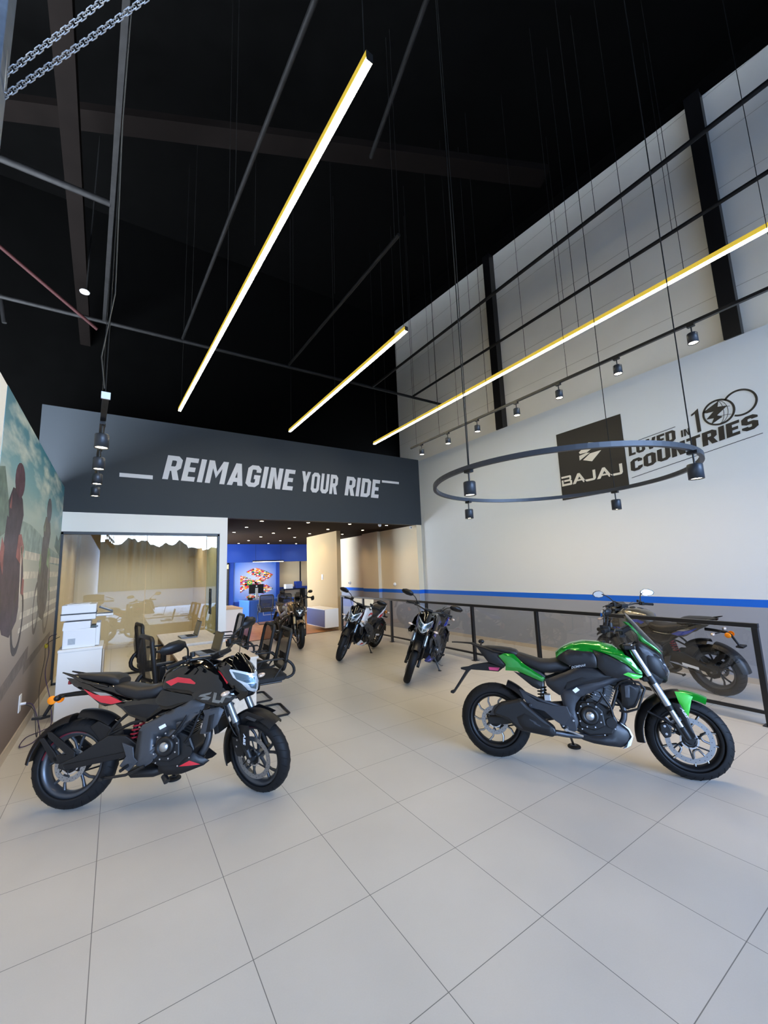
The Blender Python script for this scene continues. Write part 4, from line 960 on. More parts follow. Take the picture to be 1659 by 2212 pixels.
# -------- naked sport bike
def naked_bike(label, pose, C):
    X, Y, hd, lean, steer = pose; WB, RR_, RF = 1.381, .306, .286
    b = Bike(label, X, Y, hd, lean, steer, WB, RF, 25)
    body, tail, acc = C['body'], C['tail'], C['accent']
    wheel(b, 0, RR_, .135, False, .10, 'pair', M_gun, M_gun, .112, tape=C['tape'])
    wheel(b, WB, RF, .108, True, .078, 'pair', M_gun, M_gun, .158, tape=C['tape'])
    # swingarm, chain
    for s in (-1, 1):
        m = MB().prism([(-.06, .33), (.042, .366), (.20, .46), (.27, .50), (.40, .49), (.50, .42), (.50, .36), (.35, .355), (.14, .312), (-.003, .28), (-.06, .30)], s*.085, s*.118)
        b.part('swingarm', m, M_mtbk, bev=.008)
    m = MB().prism([(-.02, .325), (.42, .385), (.42, .345), (.0, .288)], -.128, -.118); b.part('chain_guard', m, M_bkpl, bev=.004)
    if C.get('tag'): 
        g = MB().prism([(.12, .345), (.30, .375), (.30, .34), (.12, .312)], .128, .131); b.part('white_label', g, M_sticker)
        g = MB().prism([(.12, .345), (.30, .375), (.30, .355), (.12, .325)], .118, .128); b.part('chain_guard', g, M_bkpl)
    chain_drive(b, 0, RR_, .52, .37)
    # rear mudguards
    def fender(cx, cz, Rr, a0, a1, w, t=.006, k=16):
        mb = MB(); V = []; nn = 9
        for i in range(k+1):
            a = R(a0+(a1-a0)*i/k)
            for j in range(nn):
                q = -1+2*j/(nn-1); rr_ = Rr-.05*abs(q)**3; yy = w*q
                V.append((cx+rr_*math.cos(a), yy, cz+rr_*math.sin(a)))
        F = [(i*nn+j, i*nn+j+1, (i+1)*nn+j+1, (i+1)*nn+j) for i in range(k) for j in range(nn-1)]
        mb.add(V, F, True); V2 = []
        for i in range(k+1):
            a = R(a0+(a1-a0)*i/k)
            for j in range(nn):
                q = -1+2*j/(nn-1); rr_ = Rr-.05*abs(q)**3-t; V2.append((cx+rr_*math.cos(a), (w-.004)*q, cz+rr_*math.sin(a)))
        mb.add(V2, [f[::-1] for f in F], True); n1 = (k+1)*nn
        for i in range(k):
            for j in (0, nn-1): mb.add([V[i*nn+j], V[(i+1)*nn+j], V2[(i+1)*nn+j], V2[i*nn+j]], [(0, 1, 2, 3)])
        for i in (0, k):
            for j in range(nn-1): mb.add([V[i*nn+j], V[i*nn+j+1], V2[i*nn+j+1], V2[i*nn+j]], [(0, 1, 2, 3)])
        return mb
    b.fender = fender
    h = b.part('rear_hugger', fender(.0, RR_, .352, 100, 176, .085), M_bkpl)
    for s in (-1, 1):
        g = MB(); g.prism([(-.185, .55), (-.15, .545), (.04, .40), (.045, .33), (-.0, .32), (-.09, .33), (-.12, .37), (-.07, .39), (-.02, .385), (-.17, .51)], s*.088, s*.104)
        g.prism([(-.235, .505), (-.20, .51), (-.10, .40), (-.07, .34), (-.12, .345)], s*.088, s*.104)
        b.part('hugger_stay', g, M_bkpl, h, bev=.004)
    b.part('inner_fender', fender(.04, RR_, .375, 52, 96, .08), M_bkpl)
    g = MB().prism([(.16, .60), (.26, .55), (.30, .45), (.2, .44), (.1, .56)], -.075, .075); b.part('fender_mount', g, M_bkpl, bev=.01)
    # engine, frame
    e = engine(b, .75, .40, 1, .165, (.712, .409))
    for s in (-1, 1):
        mb = MB().panel([(.975, .68), (.945, .72), (.867, .712), (.671, .615), (.529, .562), (.507, .526), (.535, .37), (.50, .30), (.565, .275), (.615, .30), (.632, .402), (.622, .470), (.69, .520), (.79, .575), (.965, .645)], sidepos(s, lambda x, z: .15-.06*max(0, x-.75)), .014, .03, .03, .05)
        b.part('frame_spar', mb, M_framec)
    if C.get('sticker', 1):
        g = MB().panel([(.655, .545), (.70, .565), (.712, .545), (.667, .524)], sidepos(-1, .1652), 0, .02, .001, .1); b.part('sticker', g, M_sticker)
    g = MB().tube(bezier([(.42, -.11, .66), (.33, -.1, .60), (.28, -.1, .54), (.26, -.09, .50)], 6), .012, 8); g.tube([(.26, -.09, .50), (.42, -.1, .57), (.56, -.1, .60)], .012, 8)
    g.tube([(.30, .1, .70), (.45, .1, .60), (.56, .1, .52)], .012, 8); b.part('subframe', g, M_bkpl)
    g = MB(); P = [(.42+.012*math.cos(a)*0+.035*math.cos(a)+.02*a/6.28*.35, -.03+.035*math.sin(a), .44+.17*a/(2*PI*6)) for a in [2*PI*i/12 for i in range(73)]]; g.tube(P, .007, 6); 
    o = b.part('shock_spring', g, M_shock); b.part('shock_body', MB().cyl((.41, -.03, .40), (.44, -.03, .66), .018, 12), M_bkpl, o)
    # foot pegs and brackets
    for s in (-1, 1):
        g = MB().prism([(.40, .455), (.485, .42), (.50, .35), (.53, .32), (.47, .26), (.40, .30), (.44, .36)], s*.15, s*.165); pb = b.part('footpeg_bracket', g, M_framec, bev=.004)
        g = MB().cyl((.46, s*.16, .30), (.455, s*.245, .29), .012, 10); b.part('foot_peg', g, M_steel, pb)
        g = MB().tube([(.30, s*.15, .225), (.45, s*.16, .238), (.58, s*.165, .288)], .010, 8); g.cyl((.29, s*.14, .228), (.29, s*.19, .228), .012, 8); b.part('pedal', g, M_steel, pb)
    # exhaust: header and under-belly box
    g = MB().tube(bezier([(.93, -.05, .58), (1.02, -.06, .56), (1.04, -.06, .36), (.93, -.05, .26), (.80, -.03, .235)], 12), .026, 14); ex = b.part('exhaust_header', g, mat('header_grey', '4a4c50', .4, metal=.7))
    g = MB().loft([(.42, .225, .07, .02, 3), (.46, .225, .11, .032, 4), (.62, .225, .12, .035, 4), (.70, .235, .08, .03, 3)], 20); b.part('exhaust_box', g, M_mtbk, ex)
    g = MB().cyl((.70, -.1, .20), (.735, -.125, .165), .022, 14); b.part('exhaust_tip', g, M_steel, ex)
    b.panel('belly_pan', [(.66, .285), (.80, .275), (.86, .33), (.91, .345), (1.02, .275), (.985, .25), (.834, .21), (.73, .208), (.665, .236)], lambda x, z: .125-.25*max(0, x-.88), C['belly'], .014, .03)
    b.panel('belly_flash', [(.815, .264), (.89, .297), (.965, .262)], lambda x, z: .141-.25*max(0, x-.88), acc, 0, .02, .002)
    # radiator with shrouds
    g = MB(); g.box((1.05, 0, .57), (.035, .26, .22), M=rotM('Y', R(-14))); rd = b.part('radiator', g, M_black, bev=.004)
    g = MB()
    for i in range(12): g.box((1.069, 0, .475+i*.017), (.004, .25, .004), M=rotM('Y', R(-14)))
    b.part('radiator_fins', g, M_grey, rd)
    b.panel('radiator_shroud', [(.965, .636), (1.088, .655), (1.124, .633), (1.082, .533), (1.017, .470), (.955, .475), (.98, .60)], .145, M_framec, .012, .03)
    b.panel('radiator_vent', [(1.02, .60), (1.06, .61), (1.045, .49), (1.005, .485)], .160, M_bkpl, .006, .02, .006)
    # tank and bodywork
    tk = MB().loft([(.60, .85, .05, .05, 2.4), (.63, .865, .10, .085, 2.4), (.70, .87, .135, .115, 2.5), (.80, .875, .15, .135, 2.5), (.92, .87, .155, .145, 2.5), (1.02, .85, .145, .14, 2.4), (1.09, .83, .11, .12, 2.3), (1.13, .81, .06, .08, 2)], 28)
    tank = b.part('fuel_tank', tk, body)
    g = MB().lathe([(0, .006), (.032, .006), (.038, 0), (.04, -.01)], (.88, 0, 1.017), axis='z', n=24); b.part('fuel_cap', g, M_mtbk, tank)
    side = [(.644, .857), (.666, .917), (.70, .952), (.836, .985), (.948, .995), (1.04, .945), (1.10, .885), (1.16, .802), (1.221, .728), (1.127, .662), (1.02, .69), (.869, .758), (.699, .788), (.642, .811)]
    wf = lambda x, z: (.128+.16*max(0, .86-z)*.35+.05*max(0, min(1, (x-.75)/.35)))-.35*max(0, z-.90)
    b.panel('tank_side', side, wf, C.get('flank', body), .020, .06, .01, grid=.035)
    wf2 = lambda x, z: wf(x, z)+.0212
    b.panel('tank_stripe', [(.667, .858), (.755, .889), (.86, .872), (.905, .840), (.899, .831), (.762, .850), (.712, .827)], lambda x, z: wf(x, z)+.0215, acc, .001, .02, .006)
    b.panel('side_wing', [(.88, .762), (.959, .800), (1.10, .756), (1.235, .735), (1.165, .672), (1.093, .668), (.967, .698), (.90, .728)], lambda x, z: wf(x, z)+.018, C['wing'], .008, .03, .006)
    for q in ([(.955, .755), (1.045, .772), (1.03, .755), (.99, .747), (1.04, .735), (1.02, .715), (.955, .722), (.975, .734), (1.00, .737), (.94, .742)], [(1.06, .768), (1.085, .763), (1.075, .715), (1.12, .708), (1.105, .69), (1.05, .70)], [(1.13, .752), (1.20, .735), (1.185, .722), (1.15, .728), (1.13, .69), (1.11, .70)]):
        for s in (-1, 1): b.part('wing_letter', MB().panel(q, sidepos(s, lambda x, z: wf(x, z)+.0275), 0, .01, .002, .05), C['letters'])
    b.panel('mid_cover', [(.598, .737), (.64, .80), (.70, .785), (.877, .747), (.94, .715), (.732, .655), (.66, .66), (.60, .715)], .135, M_gloss if C.get('dark', 1) else body, .012, .04)
    b.panel('side_cover', [(.284, .722), (.366, .730), (.516, .738), (.60, .740), (.685, .715), (.72, .685), (.66, .645), (.552, .578), (.528, .577), (.399, .630), (.344, .680)], .115, M_gloss, .022, .06)
    b.panel('side_cover_inset', [(.36, .700), (.52, .708), (.64, .690), (.55, .605), (.41, .645)], .135, M_bkpl, .006, .03)
    # seats
    st = MB().loft([(.22, .850, .085, .022, 3), (.28, .822, .115, .042, 3), (.36, .800, .13, .052, 3), (.45, .778, .135, .052, 3), (.55, .782, .125, .052, 3), (.62, .80, .11, .055, 3), (.665, .815, .08, .05, 2.6)], 24)
    b.part('rider_seat', st, M_seat)
    st = MB().loft([(-.10, .930, .05, .012, 3), (-.04, .928, .085, .020, 3), (.08, .915, .105, .030, 3), (.20, .900, .11, .040, 3), (.255, .885, .105, .042, 3), (.285, .870, .09, .03, 3)], 24)
    b.part('pillion_seat', st, M_seat)
    # tail
    tl_ = MB().loft([(-.10, .905, .02, .012, 2.5), (-.02, .880, .07, .035, 2.8), (.08, .852, .10, .05, 3), (.18, .830, .11, .055, 3), (.30, .795, .115, .055, 3), (.36, .77, .11, .045, 3)], 24)
    b.part('tail_unit', tl_, M_gloss)
    b.panel('tail_side', [(-.125, .925), (-.03, .908), (.047, .879), (.127, .838), (.258, .790), (.365, .735), (.28, .712), (.225, .705), (.18, .725), (.098, .782), (.02, .825), (-.05, .86)], lambda x, z: .075+.05*max(0, min(1, (x+.12)/.3)), tail, .016, .04)
    b.panel('tail_flash', [(.047, .836), (.145, .795), (.258, .780), (.355, .733), (.278, .720), (.20, .736), (.123, .775)], lambda x, z: .0925+.05*max(0, min(1, (x+.12)/.3)), acc, .002, .02, .004)
    b.panel('tail_silver', [(.12, .818), (.224, .803), (.277, .782), (.19, .786)], lambda x, z: .094+.05*max(0, min(1, (x+.12)/.3)), M_alum, .001, .02, .004)
    for s in (-1, 1):
        g = MB().tube([(-.17, s*.055, .962), (-.07, s*.075, .932), (.02, s*.095, .893), (.12, s*.11, .868), (.22, s*.11, .845)], .012, 8, rr=[.005, .013, .015, .011, .009]); b.part('grab_rail', g, M_gloss)
    g = MB().box((-.115, 0, .885), (.02, .10, .03)); b.part('tail_light', g, mat('tail_red', '8c1420', .2), bev=.006)
    # plate hanger
    g = MB().tube([(.02, 0, .80), (-.08, 0, .795), (-.20, 0, .785), (-.235, 0, .765), (-.295, 0, .645)], .013, 8, rr=[.02, .018, .015, .014, .012]); g.box((-.315, 0, .636), (.07, .10, .018)); ph = b.part('plate_hanger', g, M_bkpl)
    g = MB(); g.lathe([(0, -.052), (.030, -.052), (.032, -.045), (.032, -.04)], (-.225, 0, .762), n=28); g.cyl((-.225, -.045, .762), (-.225, .045, .762), .01, 8); g.lathe([(0, .052), (.030, .052), (.032, .045), (.032, .04)], (-.225, 0, .762), n=28)
    b.part('side_reflector', g, M_amber, ph)
    for s in (-1, 1):
        g = MB().tube([(-.15, s*.02, .785), (-.12, s*.12, .785)], .008, 8); o = b.part('turn_signal', g, M_steel, ph)
        b.part('lens', MB().sph((-.12, s*.145, .785), 1, 12, (.022, .032, .022)), M_bkpl if s < 0 and C.get('darksig', 1) else M_clear, o)
    # fork
    an = math.tan(R(24.5)); zx = lambda z: WB-an*(z-RF)
    for s in (-1, 1):
        y = s*.095; g = MB().cyl((zx(.98), y, .98), (zx(.56), y, .56), .027, 20); g.cyl((zx(.585), y, .585), (zx(.555), y, .555), .030, 20); f = b.part('fork_tube', g, C.get('fork', M_forkg), None, True)
        g = MB().cyl((zx(.555), y, .555), (zx(.53), y, .53), .031, 20, .026); g.cyl((zx(.53), y, .53), (zx(.30), y, .30), .022, 16); g.cyl((WB, y-.02, RF), (WB, y+.02, RF), .026, 16); b.part('fork_leg', g, M_mtbk, f, True)
        g = MB().panel([(1.285, .545), (1.395, .545), (1.392, .40), (1.36, .35), (1.335, .37), (1.30, .45)], sidepos(s, .108), .012, .03, .004, .05); gd = b.part('fork_guard', g, M_bkpl, f, True)
    text = text_mb('ABS', (0, 0, .085, .022), lambda u, v, h: (1.352+v-.12*u, -.1215-h, .49-u), .0015, .2, .02); b.part('lettering', text, M_sticker, gd, True)
    g = MB(); g.bx(zx(.96)-.05, zx(.96)+.045, -.13, .13, .95, .985); g.bx(zx(.74)-.05, zx(.74)+.045, -.13, .13, .71, .745); g.cyl((zx(.98)-.04, 0, .98), (zx(.70)-.04, 0, .70), .03, 14); b.part('fork_yokes', g, M_mtbk, None, True, .01)
    ff = b.part('front_fender', fender(WB, RF, .345, 52, 200, .068), M_bkpl, None, True)
    for s in (-1, 1):
        g = MB().panel([(1.27, .60), (1.35, .635), (1.46, .615), (1.52, .598), (1.45, .565), (1.38, .575), (1.33, .55), (1.29, .50), (1.25, .50)], sidepos(s, .070), .008, .02, .004, .05); b.part('fender_side', g, M_bkpl, ff, True)
    g = MB().panel([(1.335, .588), (1.36, .604), (1.45, .585), (1.43, .568), (1.38, .574)], sidepos(-1, .0785), .002, .02, .003, .1); b.part('fender_decal', g, M_framec, ff, True)
    g = MB(); g.prism([(1.20, .44), (1.29, .43), (1.325, .36), (1.31, .29), (1.24, .29), (1.21, .34)], -.095, -.045); cl = b.part('brake_caliper', g, M_mtbk, None, True, .01)
    bolts(b, [(1.26, -.095, .42), (1.25, -.095, .37), (1.30, -.095, .30)], cl, .008, front=True)
    b.part('brake_hose', MB().tube(bezier([(1.25, -.08, .43), (1.17, -.12, .55), (1.16, -.11, .75), (1.06, -.1, .9)], 8), .005, 6), M_steel, None, True)
    # headlamp nacelle
    g = MB().loft([(1.09, .95, .05, .06, 2.4), (1.13, .94, .10, .085, 2.4), (1.20, .905, .115, .115, 2.4), (1.26, .875, .085, .115, 2.3), (1.31, .845, .055, .10, 2.2), (1.34, .81, .03, .06, 2.2)], 28)
    nc = b.part('headlight_cowl', g, C.get('cowl', M_gloss), None, True)
    lp = [(0, .905), (.035, .918), (.085, .950), (.120, .972), (.118, .915), (.102, .855), (.068, .800), (.022, .768), (0, .762), (-.022, .768), (-.068, .800), (-.102, .855), (-.118, .915), (-.120, .972), (-.085, .950), (-.035, .918)]
    lx = lambda y, z: 1.405-11.0*y*y-.35*(abs(z-.83))**1.2
    g = MB().panel(lp, lambda u, v, h: (lx(u, v)+h, u*(1+h), v), .006, .02, .012, .022); b.part('headlight', g, M_lens, nc, True)
    for s in (-1, 1):
        q_ = [(s*.012, .885), (s*.05, .905), (s*.105, .945), (s*.098, .885), (s*.065, .85), (s*.02, .842)][::s]
        g = MB().panel(q_, lambda u, v, h: (lx(u, v)+.0075+h, u, v), .001, .02, .002, .02); b.part('lamp_chamber', g, M_cham, nc, True)
        q_ = [(s*.008, .832), (s*.06, .842), (s*.045, .805), (s*.008, .785)][::s]
        g = MB().panel(q_, lambda u, v, h: (lx(u, v)+.0075+h, u, v), .001, .02, .002, .02); b.part('lamp_chamber', g, M_cham, nc, True)
    g = MB().panel([(0, .900), (.04, .925), (.078, .95), (.074, 1.0), (.045, 1.045), (0, 1.062), (-.045, 1.045), (-.074, 1.0), (-.078, .95), (-.04, .925)], lambda u, v, h: (1.385-(v-.90)*.95-9*u*u+h, u, v), .006, .03, .006, .03); b.part('fly_screen', g, M_gloss, nc, True)
    b.panel('cowl_side', [(1.10, .955), (1.13, 1.0), (1.20, 1.02), (1.26, .985), (1.24, .955), (1.27, .90), (1.33, .85), (1.375, .79), (1.36, .745), (1.31, .72), (1.28, .76), (1.24, .83), (1.19, .875), (1.12, .92)], lambda x, z: .118-.34*max(0, x-1.24)-.15*max(0, z-.95), C.get('cowl', M_gloss), .012, .03, par=nc, front=True)
    b.panel('cowl_flash', [(1.135, .955), (1.165, .945), (1.235, .868), (1.222, .852), (1.18, .89)], lambda x, z: .130-.34*max(0, x-1.24), acc, .003, .02, .004, par=nc, front=True)
    if C.get('brow'): b.panel('cowl_brow', [(1.245, .955), (1.30, .90), (1.35, .845), (1.375, .80), (1.36, .79), (1.31, .83), (1.25, .90), (1.22, .945)], lambda x, z: .128-.40*max(0, x-1.24), C['brow'], .004, .02, .004, par=nc, front=True)
    g = MB().loft([(1.30, .745, .05, .03, 2), (1.36, .765, .035, .03, 2), (1.375, .775, .01, .012, 2)], 14); b.part('cowl_chin', g, M_bkpl, nc, True)
    for s in (-1, 1): signal(b, 1.27, s*.20, .815, .02, True, M_clear, nc)
    # bars, clocks
    handlebar(b, 1.00, 1.035, .375, .885, 1.045, .02, (1.0, .40, 1.205, .105, .054, 0))
    g = MB(); g.box((1.05, 0, 1.045), (.10, .13, .035), M=rotM('Y', R(-25))); cl = b.part('instrument_cluster', g, M_bkpl, None, True, .006)
    g = MB(); g.box((1.043, 0, 1.063), (.07, .10, .004), M=rotM('Y', R(-25))); b.part('display', g, mat('lcd', '2a3036', .1), cl, True)
    side_stand(b, .60, .28, C.get('sy', .24), .60, lean)
    return b
# colour sets
P_black = dict(sy=.345, body=M_gloss, tail=M_gloss, accent=M_red, wing=M_gloss, letters=mat('grey_graphic', '6c6a64', .3), belly=M_bkpl, tape=mat('dark_red_tape', '6b1f2c', .4))
naked_bike('black motorcycle with red stripes parked in the left foreground', (-.209, 4.063, -.51, R(8), -.546), P_black)
M_wb = mat('pearl_white_paint', 'e6e8ec', .15, coat=1.0)
P_white = dict(flank=M_wb, body=M_gloss, tail=M_wb, accent=M_red, wing=M_wb, letters=M_gloss, belly=M_wb, tape=M_red, brow=M_wb, tag=1, darksig=0)
M_bl = mat('blue_graphic', '2b3f9c', .2, coat=.8)
P_blue = dict(body=mat('dark_olive_black_paint', '14130f', .12, coat=1.0), tail=mat('dark_blue_tail', '1d2f86', .2, coat=.8), accent=M_bl, wing=M_gloss, letters=M_bl, belly=mat('navy_belly', '1c2350', .3), tape=M_bl, brow=mat('grey_brow', '4d5466', .2, coat=.8), darksig=0)
P_grey = dict(body=mat('graphite_paint', '57544c', .18, metal=.5, coat=.8), tail=mat('graphite_paint', '57544c', .18), accent=M_bl, wing=mat('graphite_paint', '57544c', .18), letters=M_bl, belly=M_bkpl, tape=M_gun, tag=1, darksig=0)
naked_bike('white and black motorcycle with red trim, beside the left end of the railing', (4.81, 7.85, R(-149), R(14), .3), P_white)
naked_bike('black motorcycle with blue trim standing in front of the railing', (4.87, 5.83, R(-148), R(14), .3), P_blue)
naked_bike('grey motorcycle with blue trim seen through the railing glass at right', (6.256, 2.107, R(84), R(8), -.35), P_grey)
# -------- muscle bike with windscreen
def muscle_bike(label, pose, C):
    X, Y, hd, lean, steer = pose; WB, RR_, RF = 1.452, .304, .286
    b = Bike(label, X, Y, hd, lean, steer, WB, RF, 24.5)
    P = C['paint']; S = C['satin']; A = C['accent']
    wheel(b, 0, RR_, .140, False, .105, 'swirl', M_bkpl, C['spoke'], .115)
    wheel(b, WB, RF, .108, True, .08, 'vee', M_bkpl, C['spoke'], .160)
    for s in (-1, 1):
        m = MB().prism([(-.06, .335), (.05, .345), (.25, .44), (.40, .49), (.50, .46), (.52, .36), (.35, .35), (.10, .285), (-.05, .275)], s*.09, s*.122)
        b.part('swingarm', m, M_mtbk, bev=.008)
    chain_drive(b, 0, RR_, .55, .37)
    g = MB()
    def fender(cx, cz, Rr, a0, a1, w, t=.006, k=16):
        mb = MB(); nn = 9; V = []; V2 = []
        for i in range(k+1):
            a = R(a0+(a1-a0)*i/k)
            for j in range(nn):
                q = -1+2*j/(nn-1); rr_ = Rr-.05*abs(q)**3
                V.append((cx+rr_*math.cos(a), w*q, cz+rr_*math.sin(a))); V2.append((cx+(rr_-t)*math.cos(a), (w-.004)*q, cz+(rr_-t)*math.sin(a)))
        F = [(i*nn+j, i*nn+j+1, (i+1)*nn+j+1, (i+1)*nn+j) for i in range(k) for j in range(nn-1)]
        mb.add(V, F, True); mb.add(V2, [f[::-1] for f in F], True)
        for i in range(k):
            for j in (0, nn-1): mb.add([V[i*nn+j], V[(i+1)*nn+j], V2[(i+1)*nn+j], V2[i*nn+j]], [(0, 1, 2, 3)])
        for i in (0, k):
            for j in range(nn-1): mb.add([V[i*nn+j], V[i*nn+j+1], V2[i*nn+j+1], V2[i*nn+j]], [(0, 1, 2, 3)])
        return mb
    b.part('rear_hugger', fender(.02, RR_, .350, 38, 72, .085), M_bkpl)
    # engine and frame
    e = engine(b, .80, .41, 1, .165, (.765, .415), cylm=C.get('cyl', M_mtbk))
    for s in (-1, 1):
        mb = MB().panel([(.562, .545), (.585, .585), (.707, .650), (.86, .695), (1.009, .735), (1.10, .76), (1.14, .72), (.976, .672), (.79, .585), (.715, .55), (.675, .50), (.66, .45), (.68, .365), (.655, .29), (.60, .27), (.575, .31), (.585, .40)], sidepos(s, lambda x, z: .15-.09*max(0, x-.8)), .016, .035, .03, .05)
        b.part('frame_spar', mb, C['frame'])
        g = MB().prism([(.485, .457), (.579, .470), (.655, .388), (.662, .295), (.60, .275), (.545, .305)], s*.15, s*.172); pb = b.part('footpeg_bracket', g, C['frame'], bev=.006)
        bolts(b, [(.575, s*.174, .455), (.64, s*.174, .37), (.56, s*.174, .325)], pb, .008)
        g = MB().cyl((.585, s*.165, .315), (.58, s*.25, .31), .012, 10); g.tube([(.56, s*.178, .30), (.63, s*.182, .285), (.70, s*.182, .262)], .009, 8); b.part('foot_peg', g, M_alum, pb)
        g = MB().tube([(.55, s*.13, .46), (.40, s*.14, .50), (.23, s*.155, .575)], .012, 8, rr=[.018, .016, .012]) if s < 0 else MB().tube([(.55, s*.13, .44), (.33, s*.15, .46)], .014, 8)
        g.cyl((.315, s*.15, .468), (.315, s*.225, .468), .014, 10); g.prism([(.232, .582), (.262, .565), (.37, .50), (.50, .475), (.60, .478), (.625, .40), (.56, .325), (.50, .36), (.42, .425), (.31, .445), (.27, .50)], s*.178, s*.192) if s < 0 else None; b.part('pillion_bracket', g, C['frame'], bev=.004)
    g = MB().panel([(.655, .600), (.69, .625), (.712, .605), (.676, .578)], sidepos(-1, .168), 0, .02, .001, .1); b.part('sticker', g, M_sticker)
    g = MB().prism([(.43, .50), (.48, .50), (.48, .55), (.43, .55)], -.15, -.06); b.part('reservoir', g, M_alum, bev=.004)
    g = MB(); P0 = [(.415+.034*math.cos(a), -.045+.034*math.sin(a), .45+.15*a/(2*PI*6)) for a in [2*PI*i/12 for i in range(73)]]; g.tube(P0, .007, 6)
    o = b.part('shock_spring', g, M_steel); b.part('shock_body', MB().cyl((.40, -.045, .40), (.43, -.045, .66), .018, 12), M_alum, o)
    # silencer
    g = MB(); secs = []
    path = [(.01, .415, .045, .022), (.05, .425, .06, .032), (.14, .415, .075, .055), (.24, .395, .085, .062), (.34, .345, .08, .060), (.42, .305, .07, .05), (.48, .275, .05, .035), (.50, .262, .03, .02)]
    for x, z, hh, hw in path: secs.append((x, z, hw, hh, 2.6, .55))
    g.loft(secs, 24)
    Tm = Matrix.Translation((0, -.205, 0)); g = MB().prism([(.003, .395), (.03, .43), (.074, .473), (.243, .516), (.291, .467), (.393, .390), (.499, .311), (.497, .258), (.465, .247), (.276, .266), (.21, .274), (.126, .345), (.02, .375)], -.262, -.145); mx = b.part('silencer', g, M_mtbk, bev=.022)
    mx2 = MB().panel([(.20, .375), (.265, .408), (.33, .385), (.475, .320), (.497, .262), (.38, .268), (.25, .285), (.215, .33)], sidepos(-1, .262), .012, .03, .01, .05); hs = b.part('heat_shield', mx2, M_bkpl, mx)
    g = MB()
    for i in range(2): g.panel([(.30+i*.03, .372-i*.022), (.35+i*.03, .352-i*.022), (.357+i*.03, .340-i*.022), (.307+i*.03, .360-i*.022)], sidepos(-1, .2755), .001, .02, .002, .1)
    b.part('shield_slot', g, M_grey, hs)
    g = MB().loft([(-.005, .405, .020, .040, 3, .55), (.045, .42, .030, .055, 3, .55)], 20); b.part('silencer_tip', MB(Tm).add(g.v, g.f), M_grey, mx)
    g = MB().tube(bezier([(.97, -.04, .55), (1.06, -.06, .52), (1.08, -.05, .35), (.98, -.04, .24), (.75, -.08, .22), (.48, -.17, .27)], 14), .022, 12); b.part('exhaust_header', g, mat('header_grey', '4a4c50', .4, metal=.7), mx)
    # belly pan
    b.panel('belly_pan', [(.645, .252), (.75, .262), (.88, .268), (.90, .30), (.925, .385), (.985, .355), (1.045, .325), (1.062, .275), (1.035, .215), (.968, .192), (.775, .208), (.70, .225)], lambda x, z: .13-.28*max(0, x-.86), S, .018, .04)
    b.panel('belly_trim', [(.985, .375), (1.048, .332), (1.068, .28), (1.04, .212), (.98, .186), (1.02, .20), (1.056, .275), (1.04, .322)], lambda x, z: .148-.28*max(0, x-.86), M_alum, .002, .02, .004, grid=.1)
    # radiator and guard
    g = MB(); g.box((1.06, 0, .585), (.035, .25, .20), M=rotM('Y', R(-20))); rd = b.part('radiator', g, M_black, bev=.004)
    b.panel('radiator_shroud', [(1.02, .665), (1.085, .680), (1.155, .66), (1.165, .61), (1.11, .51), (1.045, .478), (1.01, .51)], .150, M_bkpl, .012, .03)
    b.panel('radiator_vent', [(1.045, .655), (1.085, .665), (1.125, .64), (1.115, .63), (1.08, .655), (1.07, .57), (1.04, .57)], .163, M_grey, .004, .02, .005)
    for s in (-1, 1):
        g = MB().tube([(.965, s*.155, .625), (1.02, s*.175, .685), (1.06, s*.18, .700), (1.145, s*.18, .690), (1.180, s*.18, .645), (1.115, s*.18, .495), (1.03, s*.175, .465), (.985, s*.16, .470)], .009, 10); b.part('crash_guard', g, M_bkpl)
        g = MB().tube([(.86, s*.16, .60), (.925, s*.165, .49), (.935, s*.16, .42)], .010, 8); g.tube([(.99, s*.15, .62), (.935, s*.165, .49)], .012, 8); b.part('engine_brace', g, M_bkpl)
    # tank
    tk = MB().loft([(.555, .855, .06, .04, 2.4), (.60, .87, .12, .07, 2.5), (.68, .88, .165, .10, 2.5), (.78, .88, .172, .125, 2.5), (.90, .875, .170, .125, 2.5), (1.0, .86, .16, .115, 2.4), (1.08, .84, .13, .09, 2.3), (1.11, .82, .07, .05, 2)], 28)
    tank = b.part('fuel_tank', tk, P)
    g = MB().lathe([(0, .006), (.032, .006), (.038, 0), (.04, -.01)], (.93, 0, .996), axis='z', n=24); b.part('fuel_cap', g, M_mtbk, tank)
    wf = lambda x, z: .180-.9*max(0, z-.90)*1.0+.02*max(0, min(1, (x-.8)/.25))-.5*max(0, .62-x)-.25*max(0, x-1.08)
    b.panel('tank_green' if C.get('green') else 'tank_flank', [(.553, .855), (.597, .912), (.683, .965), (.76, .975), (.88, .965), (.98, .935), (.98, .903), (.863, .923), (.742, .943), (.646, .920)], lambda x, z: wf(x, z)-.006, P, .012, .03)
    b.panel('knee_cover', [(.556, .845), (.60, .89), (.646, .918), (.742, .938), (.83, .925), (.862, .885), (.885, .80), (.856, .783), (.76, .784), (.65, .792)], lambda x, z: wf(x, z)-.01, S, .014, .04)
    b.panel('flank_cover', [(.845, .922), (.952, .890), (1.07, .826), (1.13, .769), (1.09, .745), (1.0, .71), (.92, .73), (.865, .787), (.87, .86)], lambda x, z: wf(x, z)+.002, S, .014, .04)
    b.panel('tank_shroud', [(.82, .935), (.90, .928), (.985, .908), (1.05, .905), (1.105, .875), (1.178, .765), (1.178, .748), (1.135, .762), (1.075, .828), (.955, .893), (.865, .925)], lambda x, z: wf(x, z)+.016, P, .010, .03)
    b.panel('shroud_tip', [(1.040, .745), (1.075, .762), (1.178, .742), (1.172, .728), (1.120, .712)], lambda x, z: wf(x, z)+.012, A, .010, .03)
